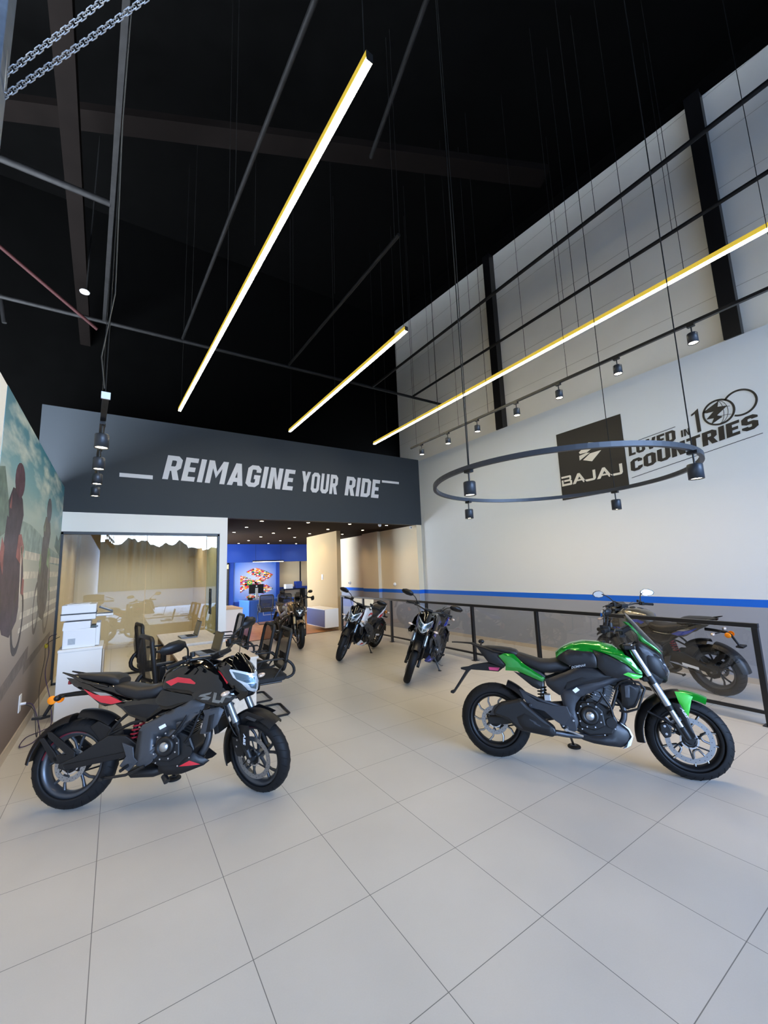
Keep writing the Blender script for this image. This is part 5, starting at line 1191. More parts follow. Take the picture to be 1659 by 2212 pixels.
    b.panel('shroud_inner', [(1.00, .735), (1.06, .765), (1.13, .775), (1.175, .755), (1.10, .745), (1.04, .735), (1.02, .712)], lambda x, z: wf(x, z)+.004, M_bkpl, .006, .03)
    if C.get('green'):
        text = text_mb('DOMINAR', (0, 0, .11, .018), lambda u, v, h: (.665+u, -.192-h, .770+v+.22*u), .001, .3, .01); b.part('lettering', text, M_alum)
    b.panel('side_cover', [(.445, .672), (.50, .690), (.652, .756), (.70, .785), (.80, .795), (.90, .765), (.97, .722), (.93, .700), (.80, .648), (.703, .640), (.60, .592), (.553, .552), (.50, .585), (.458, .625)], lambda x, z: .155, S, .018, .05)
    b.panel('side_inset', [(.60, .60), (.62, .66), (.74, .705), (.80, .69), (.74, .66), (.66, .625)], .176, M_bkpl, .004, .02, .004)
    # seats
    st = MB().loft([(.19, .850, .10, .03, 3), (.25, .838, .13, .045, 3), (.33, .805, .14, .055, 3), (.42, .775, .145, .06, 3), (.50, .775, .135, .06, 3), (.56, .785, .12, .062, 3), (.61, .77, .11, .055, 3), (.655, .765, .10, .03, 2.6)], 24)
    b.part('rider_seat', st, M_seat)
    st = MB().loft([(-.08, .918, .06, .012, 3), (-.03, .912, .095, .022, 3), (.08, .90, .115, .030, 3), (.17, .885, .12, .035, 3), (.22, .870, .115, .035, 3), (.24, .860, .10, .022, 3)], 24)
    b.part('pillion_seat', st, M_seat)
    g = MB().loft([(-.14, .93, .03, .012, 3), (-.06, .89, .10, .03, 3), (.05, .84, .115, .055, 3), (.2, .79, .12, .06, 3), (.40, .71, .12, .05, 3), (.45, .68, .11, .03, 3)], 24); b.part('tail_unit', g, M_bkpl)
    b.panel('tail_black', [(-.150, .943), (-.057, .914), (.073, .878), (.128, .770), (.108, .745), (-.03, .79), (-.065, .832)], lambda x, z: .105+.2*min(0, x+.02), S, .014, .04)
    b.panel('tail_panel', [(.070, .848), (.12, .872), (.203, .868), (.275, .795), (.36, .735), (.458, .673), (.425, .648), (.33, .685), (.224, .725), (.122, .727), (.128, .778)], .128, P, .014, .04)
    b.panel('lower_tail', [(.19, .722), (.343, .682), (.43, .648), (.41, .60), (.385, .585), (.34, .605)], .118, M_bkpl, .010, .03)
    for s in (-1, 1):
        g = MB().tube([(-.375, s*.03, .956), (-.30, s*.035, .955), (-.19, s*.05, .950), (-.10, s*.085, .918), (.03, s*.115, .885), (.12, s*.115, .87)], .010, 8, rr=[.005, .006, .008, .012, .012, .008]); b.part('grab_rail', g, M_bkpl)
    g = MB().prism([(-.30, .725), (-.229, .738), (-.184, .758), (-.045, .782), (.103, .745), (.051, .705), (-.049, .708), (-.203, .712), (-.235, .680), (-.372, .490), (-.402, .496), (-.400, .516), (-.370, .524), (-.25, .702), (-.295, .71)], -.035, .035); ph = b.part('plate_hanger', g, M_bkpl, bev=.006)
    g = MB().panel([(-.035, .741), (.067, .741), (.049, .713), (-.030, .716)], sidepos(-1, .037), .003, .02, .004, .1); b.part('tail_lamp', g, M_redl, ph)
    b.part('turn_signal', MB().sph((-.11, .10, .965), 1, 12, (.03, .02, .022)).tube([(-.11, .02, .90), (-.11, .09, .955)], .008, 8), M_bkpl, ph)
    g = MB(); g.bx(-.06, -.03, -.07, .07, .89, .925); b.part('tail_light', g, mat('tail_red', '8c1420', .2))
    # fork
    an = math.tan(R(24.5)); zx = lambda z: WB-an*(z-RF)
    for s in (-1, 1):
        y = s*.105; g = MB().cyl((zx(.97), y, .97), (zx(.74), y, .74), .028, 20); f = b.part('fork_tube', g, C['fork'], None, True)
        g = MB().cyl((zx(.74), y, .74), (zx(.685), y, .685), .034, 20); b.part('fork_clamp', g, M_steel, f, True)
        g = MB().cyl((zx(.685), y, .685), (zx(.53), y, .53), .029, 20); b.part('fork_middle', g, C['fork'], f, True)
        g = MB().cyl((zx(.53), y, .53), (zx(.495), y, .495), .031, 20, .024); b.part('dust_seal', g, M_steel, f, True)
        g = MB().cyl((zx(.495), y, .495), (zx(.385), y, .385), .021, 18); b.part('fork_inner', g, C['fork'], f, True)
        g = MB().cyl((zx(.385), y, .385), (zx(.30), y, .30), .024, 16); g.prism([(1.36, .40), (1.43, .43), (1.485, .31), (1.46, .265), (1.42, .28)], y-.016, y+.016); b.part('fork_foot', g, M_mtbk, f, True, .005)
        g = MB().panel([(1.37, .555), (1.42, .548), (1.455, .46), (1.485, .33), (1.468, .31), (1.43, .40)], sidepos(s, .125), .010, .03, .004, .05); gd = b.part('fork_guard', g, M_bkpl, f, True)
    text = text_mb('ABS', (0, 0, .07, .018), lambda u, v, h: (1.412+v+.45*u, -.1375-h, .525-u), .001, .2, .02); b.part('lettering', text, M_sticker, gd, True)
    g = MB(); g.bx(zx(.95)-.06, zx(.95)+.03, -.135, .135, .935, .975); g.bx(zx(.72)-.06, zx(.72)+.03, -.13, .13, .695, .735); g.cyl((zx(.98)-.045, 0, .98), (zx(.70)-.045, 0, .70), .03, 14); b.part('fork_yokes', g, M_mtbk, None, True, .01)
    ff = b.part('front_fender', fender(WB, RF, .355, 92, 190, .070), M_bkpl, None, True)
    g = fender(WB, RF, .352, 62, 96, .072); b.part('fender_top', g, P, ff, True)
    for s in (-1, 1):
        g = MB().panel([(1.405, .63), (1.47, .625), (1.52, .60), (1.507, .575), (1.47, .455), (1.445, .49), (1.42, .56)], sidepos(s, .074), .008, .03, .005, .05); b.part('fender_panel', g, A, ff, True)
        g = MB().tube([(1.20, s*.075, .47), (1.30, s*.085, .42), (1.39, s*.10, .36)], .010, 6); b.part('fender_stay', g, M_bkpl, ff, True)
    g = MB(); g.prism([(1.27, .385), (1.32, .405), (1.345, .36), (1.335, .30), (1.29, .285), (1.265, .33)], -.092, -.045); cl = b.part('brake_caliper', g, M_mtbk, None, True, .01)
    bolts(b, [(1.30, -.092, .375), (1.305, -.092, .32)], cl, .009, front=True)
    # headlamp
    g = MB().loft([(1.15, .86, .06, .10, 2.6), (1.19, .86, .11, .12, 2.6), (1.26, .84, .125, .13, 2.6), (1.32, .81, .11, .13, 2.4), (1.36, .79, .085, .11, 2.3), (1.378, .775, .06, .08, 2.2)], 28); nc = b.part('headlight_cowl', g, M_bkpl, None, True)
    lp = [(0, .87), (.06, .89), (.10, .875), (.095, .80), (.06, .73), (0, .70), (-.06, .73), (-.095, .80), (-.10, .875), (-.06, .89)]
    g = MB().panel(lp, lambda u, v, h: (1.395-3.5*u*u-.35*abs(v-.77)+h, u, v), .008, .03, .012, .03); b.part('headlight', g, C['lens'], nc, True)
    g = MB()
    for s in (-1, 1): g.panel([(s*.012, .85), (s*.085, .872), (s*.08, .825), (s*.03, .80)][::s], lambda u, v, h: (1.404-3.5*u*u-.35*abs(v-.77)+h, u, v), .003, .02, .004, .03)
    g.panel([(-.045, .80), (.045, .80), (0, .715)], lambda u, v, h: (1.404-3.5*u*u-.35*abs(v-.77)+h, u, v), .003, .02, .004, .03)
    b.part('headlight_reflector', g, M_lens, nc, True)
    b.panel('cowl_side', [(1.165, .96), (1.20, 1.0), (1.245, .974), (1.34, .896), (1.375, .835), (1.352, .72), (1.315, .675), (1.245, .715), (1.20, .80), (1.18, .873)], lambda x, z: .115-.35*max(0, x-1.22), M_bkpl, .014, .04, par=nc, front=True)
    b.panel('cowl_blade', [(1.20, .965), (1.27, .93), (1.33, .86), (1.30, .86), (1.22, .92)], lambda x, z: .130-.35*max(0, x-1.22), M_grey, .003, .02, .004, par=nc, front=True)
    b.panel('cowl_wing', [(1.125, 1.165), (1.16, 1.15), (1.215, 1.085), (1.262, 1.03), (1.335, .955), (1.365, .905), (1.29, .965), (1.235, 1.0), (1.215, 1.055), (1.18, 1.10)], lambda x, z: .105-.30*max(0, x-1.18)-.1*max(0, z-1.0), P, .008, .02, par=nc, front=True)
    g = MB().panel([(0, .90), (.05, .94), (.095, 1.0), (.10, 1.10), (.075, 1.20), (.03, 1.235), (-.03, 1.235), (-.075, 1.20), (-.10, 1.10), (-.095, 1.0), (-.05, .94)], lambda u, v, h: (1.395-.74*(v-.90)-5*u*u+h, u, v), .004, .02, .004, .03); b.part('windscreen', g, M_screen, nc, True)
    for s in (-1, 1): g = MB(); signal(b, 1.24, s*.17, .80, .02, True, M_clear, nc) if C.get('sig') else None
    handlebar(b, 1.10, 1.06, .40, .945, 1.085, .03, (.99, .33, 1.235, .060, .042, 0), guards=C.get('guards', False))
    g = MB(); g.box((1.13, 0, 1.095), (.10, .14, .04), M=rotM('Y', R(-30))); cl = b.part('instrument_cluster', g, M_bkpl, None, True, .008)
    g = MB(); g.box((1.12, 0, 1.116), (.075, .11, .004), M=rotM('Y', R(-30))); b.part('display', g, mat('lcd', '2a3036', .1), cl, True)
    side_stand(b, .60, .24, C.get('sy', .24), .64, lean)
    if C.get('bars'):
        for s in (-1, 1):
            g = MB().tube([(.70, s*.12, .30), (.78, s*.26, .34), (.88, s*.30, .46), (.98, s*.27, .60), (1.06, s*.13, .66)], .012, 10); g.tube([(.88, s*.30, .46), (.98, s*.14, .40)], .010, 8); b.part('crash_bar', g, M_steel)
    return b
M_green = mat('candy_green_paint', '168a28', .16, metal=.35, coat=1.0)
M_lime = mat('lime_paint', '3fc53c', .3, coat=.6)
P_green = dict(paint=M_green, satin=mat('satin_graphite_plastic', '1a1b1e', .38, spec=.4), accent=M_lime, frame=mat('satin_black_frame', '33353a', .45, metal=.35), fork=mat('chrome_fork', 'aeb3b8', .16, metal=1.0),
               spoke=M_bkpl, lens=mat('dark_lens', '1a1c20', .08, coat=1), green=1, sy=.36, cyl=mat('silver_engine', '7d8288', .4, metal=.7))
muscle_bike('bright green and black motorcycle parked in the right foreground', (2.895, 2.685, -.943, R(9), -.08), P_green)
M_bronze = mat('bronze_paint', '8a775c', .28, metal=.5, coat=.8)
P_bronze = dict(paint=M_bronze, satin=mat('bronze_black_plastic', '1f1c18', .35, spec=.5), accent=M_bronze, frame=mat('dark_frame', '2a2723', .4, metal=.4), fork=mat('beige_fork', 'c2b191', .3, metal=.5),
               spoke=M_bkpl, lens=mat('dark_lens', '1a1c20', .08, coat=1), sig=1, guards=True, bars=1)
muscle_bike('bronze and black touring motorcycle facing out before the blue back office', (3.46, 10.30, R(-89), R(6), -.22), P_bronze)
for x, y, l in ((-.209+.62*math.cos(-.51)-.36*-math.sin(-.51)*-1, 0, ''),): pass
def puck(px, py, label):
    o = MB().lathe([(0, .012), (.052, .012), (.056, .008), (.056, 0), (0, 0)], axis='z', n=32).build('stand_puck', M_black); o.location = (px, py, .0005)
    tag(o, label, 'stand puck', 'round pucks under side stands')
def loc_xy(X, Y, hd, x, y): return X+x*math.cos(hd)-y*math.sin(hd), Y+x*math.sin(hd)+y*math.cos(hd)
puck(*loc_xy(2.895, 2.685, -.943, .645, .375), 'round black puck on the floor under the green motorcycle side stand')
puck(*loc_xy(-.209, 4.063, -.51, .60, .345), 'round black puck on the floor under the black and red motorcycle')
# ---------------------------------------------------------------- furniture
def desk(label, x0, x1, y0, y1, side_near=True):
    rt = thing('desk', label, 'desk', (x0, y0, 0)); w, d = x1-x0, y1-y0
    MB().bx(0, w, 0, d, .715, .74).build('tabletop', M_desk, rt, bev=.002)
    MB().bx(.02, w-.02, .01, .035, 0, .715).build('side_panel', M_desk if side_near else M_deskside, rt)
    MB().bx(.02, w-.02, d-.035, d-.01, 0, .715).build('side_panel', M_deskside, rt)
    MB().bx(w-.10, w-.08, .035, d-.035, .40, .715).build('modesty_panel', M_deskside, rt)
    return rt
desk('pale desk at the back with an open laptop, nearer the glass office', .61, 1.37, 6.5, 7.95)
desk('pale desk in front with an open laptop, just behind the black motorcycle', .63, 1.42, 4.87, 6.25)
def laptop(label, x, y, rz):
    rt = thing('laptop', label, 'laptop', (x, y, .741), rz)
    MB().bx(-.165, .165, -.115, .115, 0, .018).build('base', mat('laptop_grey', '55565a', .4, metal=.4), rt, bev=.003)
    k = MB()
    for r_ in range(5):
        for c in range(13): k.bx(-.148+c*.0228, -.130+c*.0228, -.02+r_*.022, -.003+r_*.022, .018, .020)
    k.build('keyboard', M_black, rt); MB().bx(-.045, .045, -.10, -.035, .018, .019).build('touchpad', mat('pad_grey', '6c6d70', .35), rt)
    T = Matrix.Translation((0, .115, .015)) @ rotM('X', R(-14))
    l = MB(); l.box(T @ Vector((0, 0, .115)), (.33, .008, .225), M=rotM('X', R(-14))); ld = l.build('lid', mat('laptop_dark', '4a4a47', .45), rt)
    l = MB(); l.box(T @ Vector((0, -.005, .115)), (.305, .002, .195), M=rotM('X', R(-14))); l.build('screen', mat('screen_off', '5c5b50', .25), ld)
laptop('open laptop on the rear desk', .985, 7.22, R(-88))
laptop('open laptop on the front desk, nearer the motorcycle', .96, 5.52, R(-84))
M_mesh = bpy.data.materials.new('mesh_fabric'); M_mesh.use_nodes = True
_n = M_mesh.node_tree; _p = _n.nodes['Principled BSDF']; _p.inputs['Base Color'].default_value = (.02, .02, .02, 1); _p.inputs['Roughness'].default_value = .7
_t = _n.nodes.new('ShaderNodeBsdfTransparent'); _m = _n.nodes.new('ShaderNodeMixShader'); _m.inputs[0].default_value = .48
_n.links.new(_t.outputs[0], _m.inputs[1]); _n.links.new(_p.outputs[0], _m.inputs[2]); _n.links.new(_m.outputs[0], _n.nodes['Material Output'].inputs[0])
M_chair = mat('chair_black', '1a1a1b', .5, spec=.4); M_cush = mat('chair_cushion', '171718', .8, bump=.3, bscale=200)
def rrect(w, h, r, n=5):
    P = []
    for cx, cy, a in ((w-r, h-r, 0), (-w+r, h-r, 90), (-w+r, -h+r, 180), (w-r, -h+r, 270)):
        for i in range(n+1): t_ = R(a+90*i/n); P.append((cx+r*math.cos(t_), cy+r*math.sin(t_)))
    return P
def visitor_chair():
    """faces +y; mesh back, tube arms, cantilever base"""
    rt = thing('visitor_chair', '', 'chair')
    st = MB().panel([(p[0], p[1]) for p in rrect(.235, .225, .07)], lambda u, v, h: (u, v, .455+h-.06*max(0, v-.15)), .025, .08, .035, .06); st.build('seat', M_cush, rt)
    MB().prism(rrect(.22, .21, .06), .405, .425, 'z').build('seat_pan', M_chair, rt)
    bp = lambda u, v, h=0: (u, -.20-.22*(v-.56)-.25*(u*u)*-1*1.0+h, v)
    fr = [(u*1.0, v+.745) for u, v in rrect(.225, .225, .06)]
    MB().tube([bp(u, v) for u, v in fr], .022, 8, closed=True).build('back_frame', M_chair, rt)
    MB().panel([(u*.97, v) for u, v in fr], lambda u, v, h: bp(u, v, .001 if h >= 0 else -.001), 0, .1, .001, .06).build('mesh_back', M_mesh, rt)
    lum = MB()
    for i in range(7): lum.bx(-.12+i*.035, -.10+i*.035, -.225, -.215, .60, .70)
    lum.build('lumbar_support', M_chair, rt)
    MB().prism([(-.215, .42), (-.30, .44), (-.325, .52), (-.28, .62), (-.245, .60), (-.275, .52), (-.26, .47), (-.20, .455)], -.06, .06, 'x').build('back_bracket', M_chair, rt, bev=.01) if False else None
    for s in (-1, 1):
        g = MB().tube(bezier([(s*.17, -.19, .42), (s*.19, -.36, .40), (s*.20, -.34, .56), (s*.20, -.23, .62)], 8), .017, 8); g.build('back_bracket', M_chair, rt)
        g = MB().tube([(s*.235, .12, .43), (s*.245, .17, .60), (s*.245, .14, .655), (s*.245, .05, .665), (s*.245, -.16, .66), (s*.24, -.21, .63), (s*.235, -.10, .50), (s*.23, -.05, .43)], .011, 8); g.build('armrest', M_chair, rt)
    g = MB().tube([(-.23, -.15, .40), (-.23, .20, .40), (-.23, .26, .36), (-.23, .24, .05), (-.23, .20, .013), (-.23, -.22, .013), (-.20, -.25, .013), (.20, -.25, .013), (.23, -.22, .013), (.23, .20, .013), (.23, .24, .05), (.23, .26, .36), (.23, .20, .40), (.23, -.15, .40)], .0125, 10); g.build('cantilever_base', M_steel, rt)
    return rt
vc = visitor_chair(); uv = []
G1 = 'mesh visitor chairs on the aisle side of the desks'
place(vc, uv, 'mesh visitor chair nearest the camera on the aisle side of the front desk', (1.58, 5.17, 0), R(86), G1)
place(vc, uv, 'mesh visitor chair second from the camera on the aisle side of the front desk', (1.58, 5.84, 0), R(88), G1)
place(vc, uv, 'mesh visitor chair beside the rear desk, half hidden by a motorcycle mirror', (1.58, 6.93, 0), R(88), G1)
place(vc, uv, 'mesh visitor chair farthest on the aisle side, against the white office pillar', (1.64, 7.68, 0), R(88), G1)
place(vc, uv, 'black mesh chair with its back to us at the blue desk, left one', (4.36, 14.18, 0), R(-10), 'chairs at the blue desk')
place(vc, uv, 'black mesh chair at the blue desk, right one behind the bronze motorcycle', (5.05, 14.3, 0), R(-12), 'chairs at the blue desk')
def office_chair():
    rt = thing('office_chair', '', 'chair')
    MB().panel(rrect(.24, .235, .08), lambda u, v, h: (u, v, .47+h), .03, .09, .04, .06).build('seat', M_cush, rt)
    bp = lambda u, v, h=0: (u, -.22-.14*(v-.5)+.6*u*u+(-.05*math.sin((v-.45)*6))+h, v)
    fr = [(u*(1-.10*(v+.3)), v+.74) for u, v in rrect(.225, .30, .06)]
    MB().tube([bp(u, v) for u, v in fr], .024, 8, closed=True).build('back_frame', M_chair, rt)
    MB().panel([(u*.97, v) for u, v in fr], lambda u, v, h: bp(u, v, .001 if h >= 0 else -.001), 0, .1, .001, .06).build('mesh_back', M_mesh, rt)
    MB().tube(bezier([(0, -.10, .40), (0, -.40, .38), (0, -.38, .58), (0, -.27, .66)], 8), .024, 8).build('back_bracket', M_chair, rt)
    MB().tube([(-.16, -.24, .60), (0, -.27, .60), (.16, -.24, .60)], .02, 8).build('lumbar_support', M_chair, rt)
    for s in (-1, 1):
        MB().tube([(s*.24, -.02, .42), (s*.29, -.02, .50), (s*.285, -.02, .66)], .018, 8).bx(s*.285-.03, s*.285+.03, -.03, .03, .50, .64).build('arm_post', M_chair, rt)
        MB().prism([(p[0]+s*.285, p[1]+.02) for p in rrect(.04, .12, .035)], .66, .685, 'z').build('armrest', M_chair, rt, bev=.006)
    g = MB().cyl((0, 0, .42), (0, 0, .10), .028, 14)
    b_ = g.build('gas_lift', M_steel, rt)
    for i in range(5):
        a = 2*PI*i/5+.3; g = MB().tube([(0, 0, .11), (.28*math.cos(a), .28*math.sin(a), .075)], .02, 8, rr=[.026, .015]); l = g.build('base_leg', M_chair, rt)
        MB().cyl((.29*math.cos(a)-.012*math.sin(a), .29*math.sin(a)+.012*math.cos(a), .028), (.29*math.cos(a)+.012*math.sin(a), .29*math.sin(a)-.012*math.cos(a), .028), .028, 14).build('caster', M_steel, l)
    return rt
oc = office_chair(); uo = []
place(oc, uo, 'mesh office chair on the wall side of the rear desk', (.56, 6.85, 0), R(-82), 'mesh office chairs on the wall side of the desks')
place(oc, uo, 'mesh office chair on the wall side of the front desk, right behind the motorcycle seat', (.56, 5.33, 0), R(-78), 'mesh office chairs on the wall side of the desks')
# printer and cabinet
cb = thing('printer_cabinet', 'white cabinet carrying the office printer beside the glass office', 'cabinet', (-.56, 6.57, 0))
MB().bx(0, .45, 0, .60, 0, .80).build('body', M_whitelam, cb, bev=.003); MB().bx(-.006, .456, -.006, .62, .80, .832).build('top', M_whitelam, cb, bev=.004)
MB().bx(.456, .475, .02, .56, .02, .79).build('door', mat('beige_door', 'b3a591', .5), cb)
pr = thing('office_printer', 'white multifunction printer with tilted dark control panel', 'printer', (-.53, 6.62, .833))
MB().bx(.0, .34, 0, .42, 0, .235).bx(0, .28, 0, .42, .235, .33).build('body', M_plwhite, pr, bev=.008)
MB().bx(.34, .385, .01, .41, .01, .295).build('paper_door', M_plwhite, pr, bev=.006)
MB().bx(-.035, .33, -.01, .44, .345, .42).bx(.33, .52, .02, .30, .375, .405).build('scanner', M_plwhite, pr, bev=.012)
MB().bx(-.038, .335, -.008, .442, .421, .431).build('scanner_gap', M_steel, pr)
MB().bx(-.03, .33, -.01, .44, .432, .54).bx(.02, .26, .0, .4, .54, .552).build('document_feeder', M_plwhite, pr, bev=.012)
T = rotM('Y', R(24)); g = MB(); g.box((.435, .15, .46), (.17, .26, .014), M=T); g.build('control_panel', M_steel, pr)
g = MB(); g.box((.436, .15, .4695), (.13, .2, .003), M=T); g.build('touch_screen', mat('panel_screen', 'a7a9ac', .3), pr)
MB().bx(.285, .36, .0, .3, .245, .262).build('output_slot', mat('slot_grey', '4e5c5e', .5), pr)
v = MB(); 
for i in range(12): v.bx(.055, .13, -.002, .0, .05+i*.0062, .0535+i*.0062)
v.build('vent', mat('vent_grey', '8e9396', .5), pr)
# cables
def cable(P, r, label, col):
    a = Vector(P[0]); o = MB().tube([Vector(p)-a for p in P], r, 6).build('cable', mat(col[0], col[1], .5)); o.location = a; return tag(o, label, 'cable')
def sm(P, n=6):
    o = []; P = [Vector(p) for p in P]
    for i in range(len(P)-1):
        p0, p1, p2, p3 = P[max(i-1, 0)], P[i], P[i+1], P[min(i+2, len(P)-1)]
        for j in range(n):
            t_ = j/n; o.append(.5*((2*p1)+(p2-p0)*t_+(2*p0-5*p1+4*p2-p3)*t_*t_+(3*p1-p0-3*p2+p3)*t_**3))
    return o+[P[-1]]
ws = thing('wall_socket', 'white wall socket low on the mural with cables plugged in', 'socket', (XL, 6.15, .37))
MB().bx(.0, .012, -.06, .06, -.09, .09).build('plate', M_plwhite, ws, bev=.003)
MB().cyl((.012, .0, -.01), (.06, 0, -.01), .014, 10).build('plug', M_plwhite, ws)
cable(sm([(-.77, 6.15, .36), (-.70, 6.1, .33), (-.62, 6.0, .10), (-.60, 5.9, .012), (-.52, 5.85, .012), (-.50, 6.05, .012), (-.60, 6.1, .012), (-.66, 5.85, .012), (-.75, 5.8, .012), (-.74, 6.1, .012), (-.62, 6.25, .012), (-.56, 6.42, .03), (-.60, 6.5, .3), (-.68, 6.7, .55), (-.72, 7.3, .72), (-.70, 7.0, .95), (-.60, 6.72, 1.02)]), .005, 'purple and black cable looping on the floor and up to the printer', ('purple_cable', '3a2a4c'))
cable(sm([(-.77, 6.13, .35), (-.68, 6.0, .30), (-.64, 5.95, .05), (-.66, 6.25, .012), (-.70, 6.6, .08), (-.79, 7.3, .3), (-.79, 7.6, .6), (-.74, 7.2, .85), (-.57, 6.75, .98)]), .004, 'thin dark cable along the left wall corner behind the printer', ('dark_cable', '2b2a2e'))
o = MB().sph((0, 0, 0), .022, 10, (1, 1, 1.5)).build('cable_clip', mat('yellow_tie', 'b59a1c', .5)); o.location = (-.745, 7.22, .83); tag(o, 'small yellow tie on the printer cables', 'tie')
# floating cabinet, corner cabinet
fc = thing('wall_cabinet', 'floating white cabinet with navy doors on the cream partition', 'cabinet', (5.0, 10.75, .10))
MB().bx(0, .428, 0, 1.3, 0, .52).build('body', M_whitelam, fc, bev=.002)
MB().bx(-.014, -.001, .02, 1.28, .025, .495).build('door', mat('navy_door', '2e3a72', .45), fc)
wc = thing('low_cabinet', 'low white cabinet with oak top beside the white office pillar', 'cabinet', (2.2, 11.6, 0))
MB().bx(0, .74, 0, 1.3, 0, .76).build('body', M_whitelam, wc, bev=.002); MB().bx(-.005, .745, -.005, 1.3, .76, .79).build('top', mat('oak_top', 'cdb389', .45), wc)
# blue desk, monitor, poster
bd = thing('reception_desk', 'blue reception desk with white outlined lettering panel', 'desk', (3.95, 14.72, 0), R(8))
MB().bx(0, 1.75, 0, .03, 0, .74).bx(0, .03, 0, .9, 0, .74).bx(1.72, 1.75, 0, .9, 0, .74).build('body', mat('desk_blue', '2c56a8', .4), bd)
MB().bx(-.01, 1.76, -.02, .92, .74, .775).build('top', mat('desk_blue_top', '3560b4', .35), bd)
o = text_mb('BAJAJ | COUNTRIES', (.55, .40, 1.45, .50), lambda u, v, h: (u, -.001-h, v), .004, 0, .02).build('lettering', M_sticker, bd)
MB().bx(.52, .53, -.004, 0, .22, .36).bx(.52, 1.0, -.004, 0, .22, .23).bx(.99, 1.0, -.004, 0, .22, .36).build('outline', M_sticker, bd)
mn = thing('computer_monitor', 'dark monitor seen from behind on the blue desk', 'monitor', (4.30, 15.1, .776), R(4))
MB().bx(-.27, .27, -.015, .02, .22, .55).build('panel', M_black, mn, bev=.005); MB().bx(-.04, .05, -.05, -.015, .05, .42).build('stand', mat('stand_silver', 'a5a8a8', .35, metal=.5), mn, bev=.004)
MB().bx(-.11, .12, -.10, .08, 0, .012).build('foot', mat('stand_silver', 'a5a8a8', .35), mn); MB().bx(-.02, .03, -.018, -.015, .47, .50).build('badge', M_sticker, mn)
o = MB().bx(0, .16, 0, .1, 0, .07).build('desk_phone', M_black, bev=.006); o.location = (4.02, 15.12, .776); tag(o, 'small black telephone beside the monitor foot', 'phone')
o = MB().bx(0, .22, 0, .14, 0, .012).build('notebook', mat('dark_cover', '20222c', .5)); o.location = (4.00, 14.86, .776); tag(o, 'flat dark notebook on the blue desk corner', 'notebook')
po_ = thing('wall_poster', 'light blue poster with a bird emblem made of small flag patches', 'poster', (3.80, 16.45, .66))
def grad_blue():
    m = bpy.data.materials.new('poster_print'); m.use_nodes = True; nt = m.node_tree; b = nt.nodes['Principled BSDF']
    tc = nt.nodes.new('ShaderNodeTexCoord'); mp = nt.nodes.new('ShaderNodeMapping'); mp.inputs['Location'].default_value = (-.85, 0, -.75); g = nt.nodes.new('ShaderNodeTexGradient'); g.gradient_type = 'SPHERICAL'
    nt.links.new(tc.outputs['Object'], mp.inputs[0]); nt.links.new(mp.outputs[0], g.inputs[0]); r = nt.nodes.new('ShaderNodeValToRGB')
    r.color_ramp.elements[0].color = (*lin('3f68b8'), 1); r.color_ramp.elements[1].color = (*lin('b8bfd8'), 1); nt.links.new(g.outputs[1], r.inputs[0]); nt.links.new(r.outputs[0], b.inputs['Base Color']); b.inputs['Roughness'].default_value = .4
    return m
MB().bx(0, 1.70, 0, .008, 0, 1.53).build('sheet', grad_blue(), po_)
FM = [mat('flag_'+n, c, .4) for n, c in (('red', 'c8202c'), ('white', 'e8e4dc'), ('green', '2c8a3c'), ('yellow', 'f0c020'), ('blue', '22409c'), ('black', '1c1a1a'), ('orange', 'dc7a28'))]
def inside(p, poly):
    x, y = p; c = False
    for i in range(len(poly)):
        (x1, y1), (x2, y2) = poly[i], poly[i-1]
        if (y1 > y) != (y2 > y) and x < (x2-x1)*(y-y1)/(y2-y1)+x1: c = not c
    return c
wings = [[(.47, 1.13), (.70, 1.25), (.88, 1.285), (1.2, 1.18), (1.56, 1.00), (1.45, .88), (1.15, .72), (1.0, .64), (.85, .62), (.78, .79), (1.02, .86)],
         [(.26, 1.00), (.45, .96), (.78, .80), (.95, .66), (.60, .60), (.26, .63)],
         [(.26, .33), (.26, .54), (.45, .66), (.70, .68), (.75, .60), (.45, .44)],
         [(1.0, .66), (1.3, .60), (1.56, .44), (1.45, .36), (1.15, .24), (1.0, .30)], [(.47, .16), (.65, .25), (.95, .26), (1.0, .10), (.72, .02), (.60, .06)]]
random.seed(3)
pm = MB()
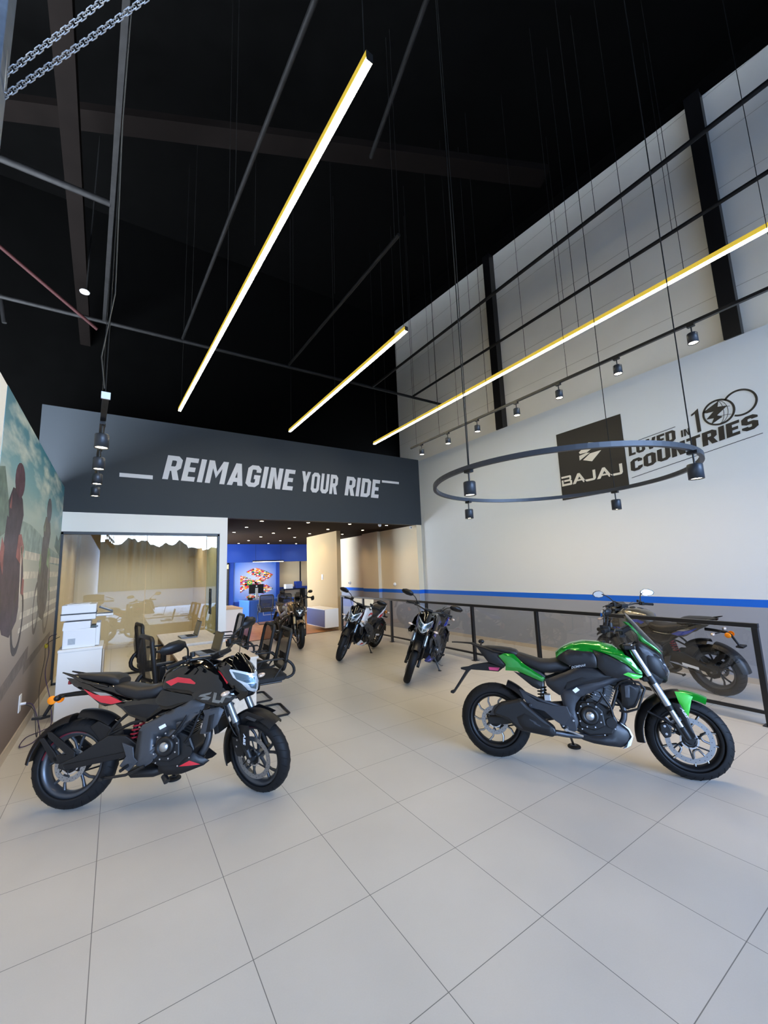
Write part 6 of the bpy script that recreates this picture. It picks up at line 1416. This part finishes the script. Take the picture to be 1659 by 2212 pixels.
for wi, wg in enumerate(wings):
    # clip a patchwork of small flags to each feather
    bm = bmesh.new(); fc_ = bm.faces.new([bm.verts.new((x, y, 0)) for x, y in wg]); bmesh.ops.triangulate(bm, faces=[fc_], ngon_method='EAR_CLIP')
    for i in range(1, 60): bmesh.ops.bisect_plane(bm, geom=bm.verts[:]+bm.edges[:]+bm.faces[:], plane_co=(0, i*.0235, 0), plane_no=(0, 1, 0), dist=1e-6)
    for i in range(1, 28): bmesh.ops.bisect_plane(bm, geom=bm.verts[:]+bm.edges[:]+bm.faces[:], plane_co=(i*.06+.013*(i % 3), 0, 0), plane_no=(1, 0, 0), dist=1e-6)
    for f in bm.faces:
        c = f.calc_center_median(); col_ = random.Random(int(c.x/.10)*131+int(c.y/.0235)*17+int(c.x/.06)).choice([0, 0, 1, 1, 2, 3, 4, 5, 6, 0])
        pm.cm = col_; pm.add([(v.co.x, -.003, v.co.y) for v in f.verts], [tuple(range(len(f.verts)))])
    bm.free()
pm.cm = 2; pm.add([(.52, -.005, .63), (.72, -.005, .63), (.72, -.005, .80), (.52, -.005, .80)], [(0, 1, 2, 3)])
pm.cm = 3; pm.add([(.53, -.006, .715), (.62, -.006, .65), (.71, -.006, .715), (.62, -.006, .78)], [(0, 1, 2, 3)])
pm.cm = 4; pm.add([(.62+.03*math.cos(a), -.007, .715+.03*math.sin(a)) for a in [2*PI*i/16 for i in range(16)]], [tuple(range(16))])
pm.build('flag_emblem', FM, po_)
sh = thing('rear_shelf', 'dark shelf unit with white box behind the bronze motorcycle', 'shelf', (5.62, 15.9, 0))
MB().bx(0, .9, 0, .35, 1.02, 1.06).bx(0, .04, 0, .35, 0, 1.02).bx(.86, .9, 0, .35, 0, 1.02).build('frame', M_black, sh)
o = MB().bx(0, .3, 0, .22, 0, .18).build('storage_box', M_plwhite, bev=.004); o.location = (5.72, 15.95, 1.061); tag(o, 'white box on the dark rear shelf', 'box')
o = MB().bx(0, .25, 0, .25, 0, .28).build('blue_bin', M_blue, bev=.004); o.location = (6.15, 15.93, 1.061); tag(o, 'blue box on the dark rear shelf', 'box')
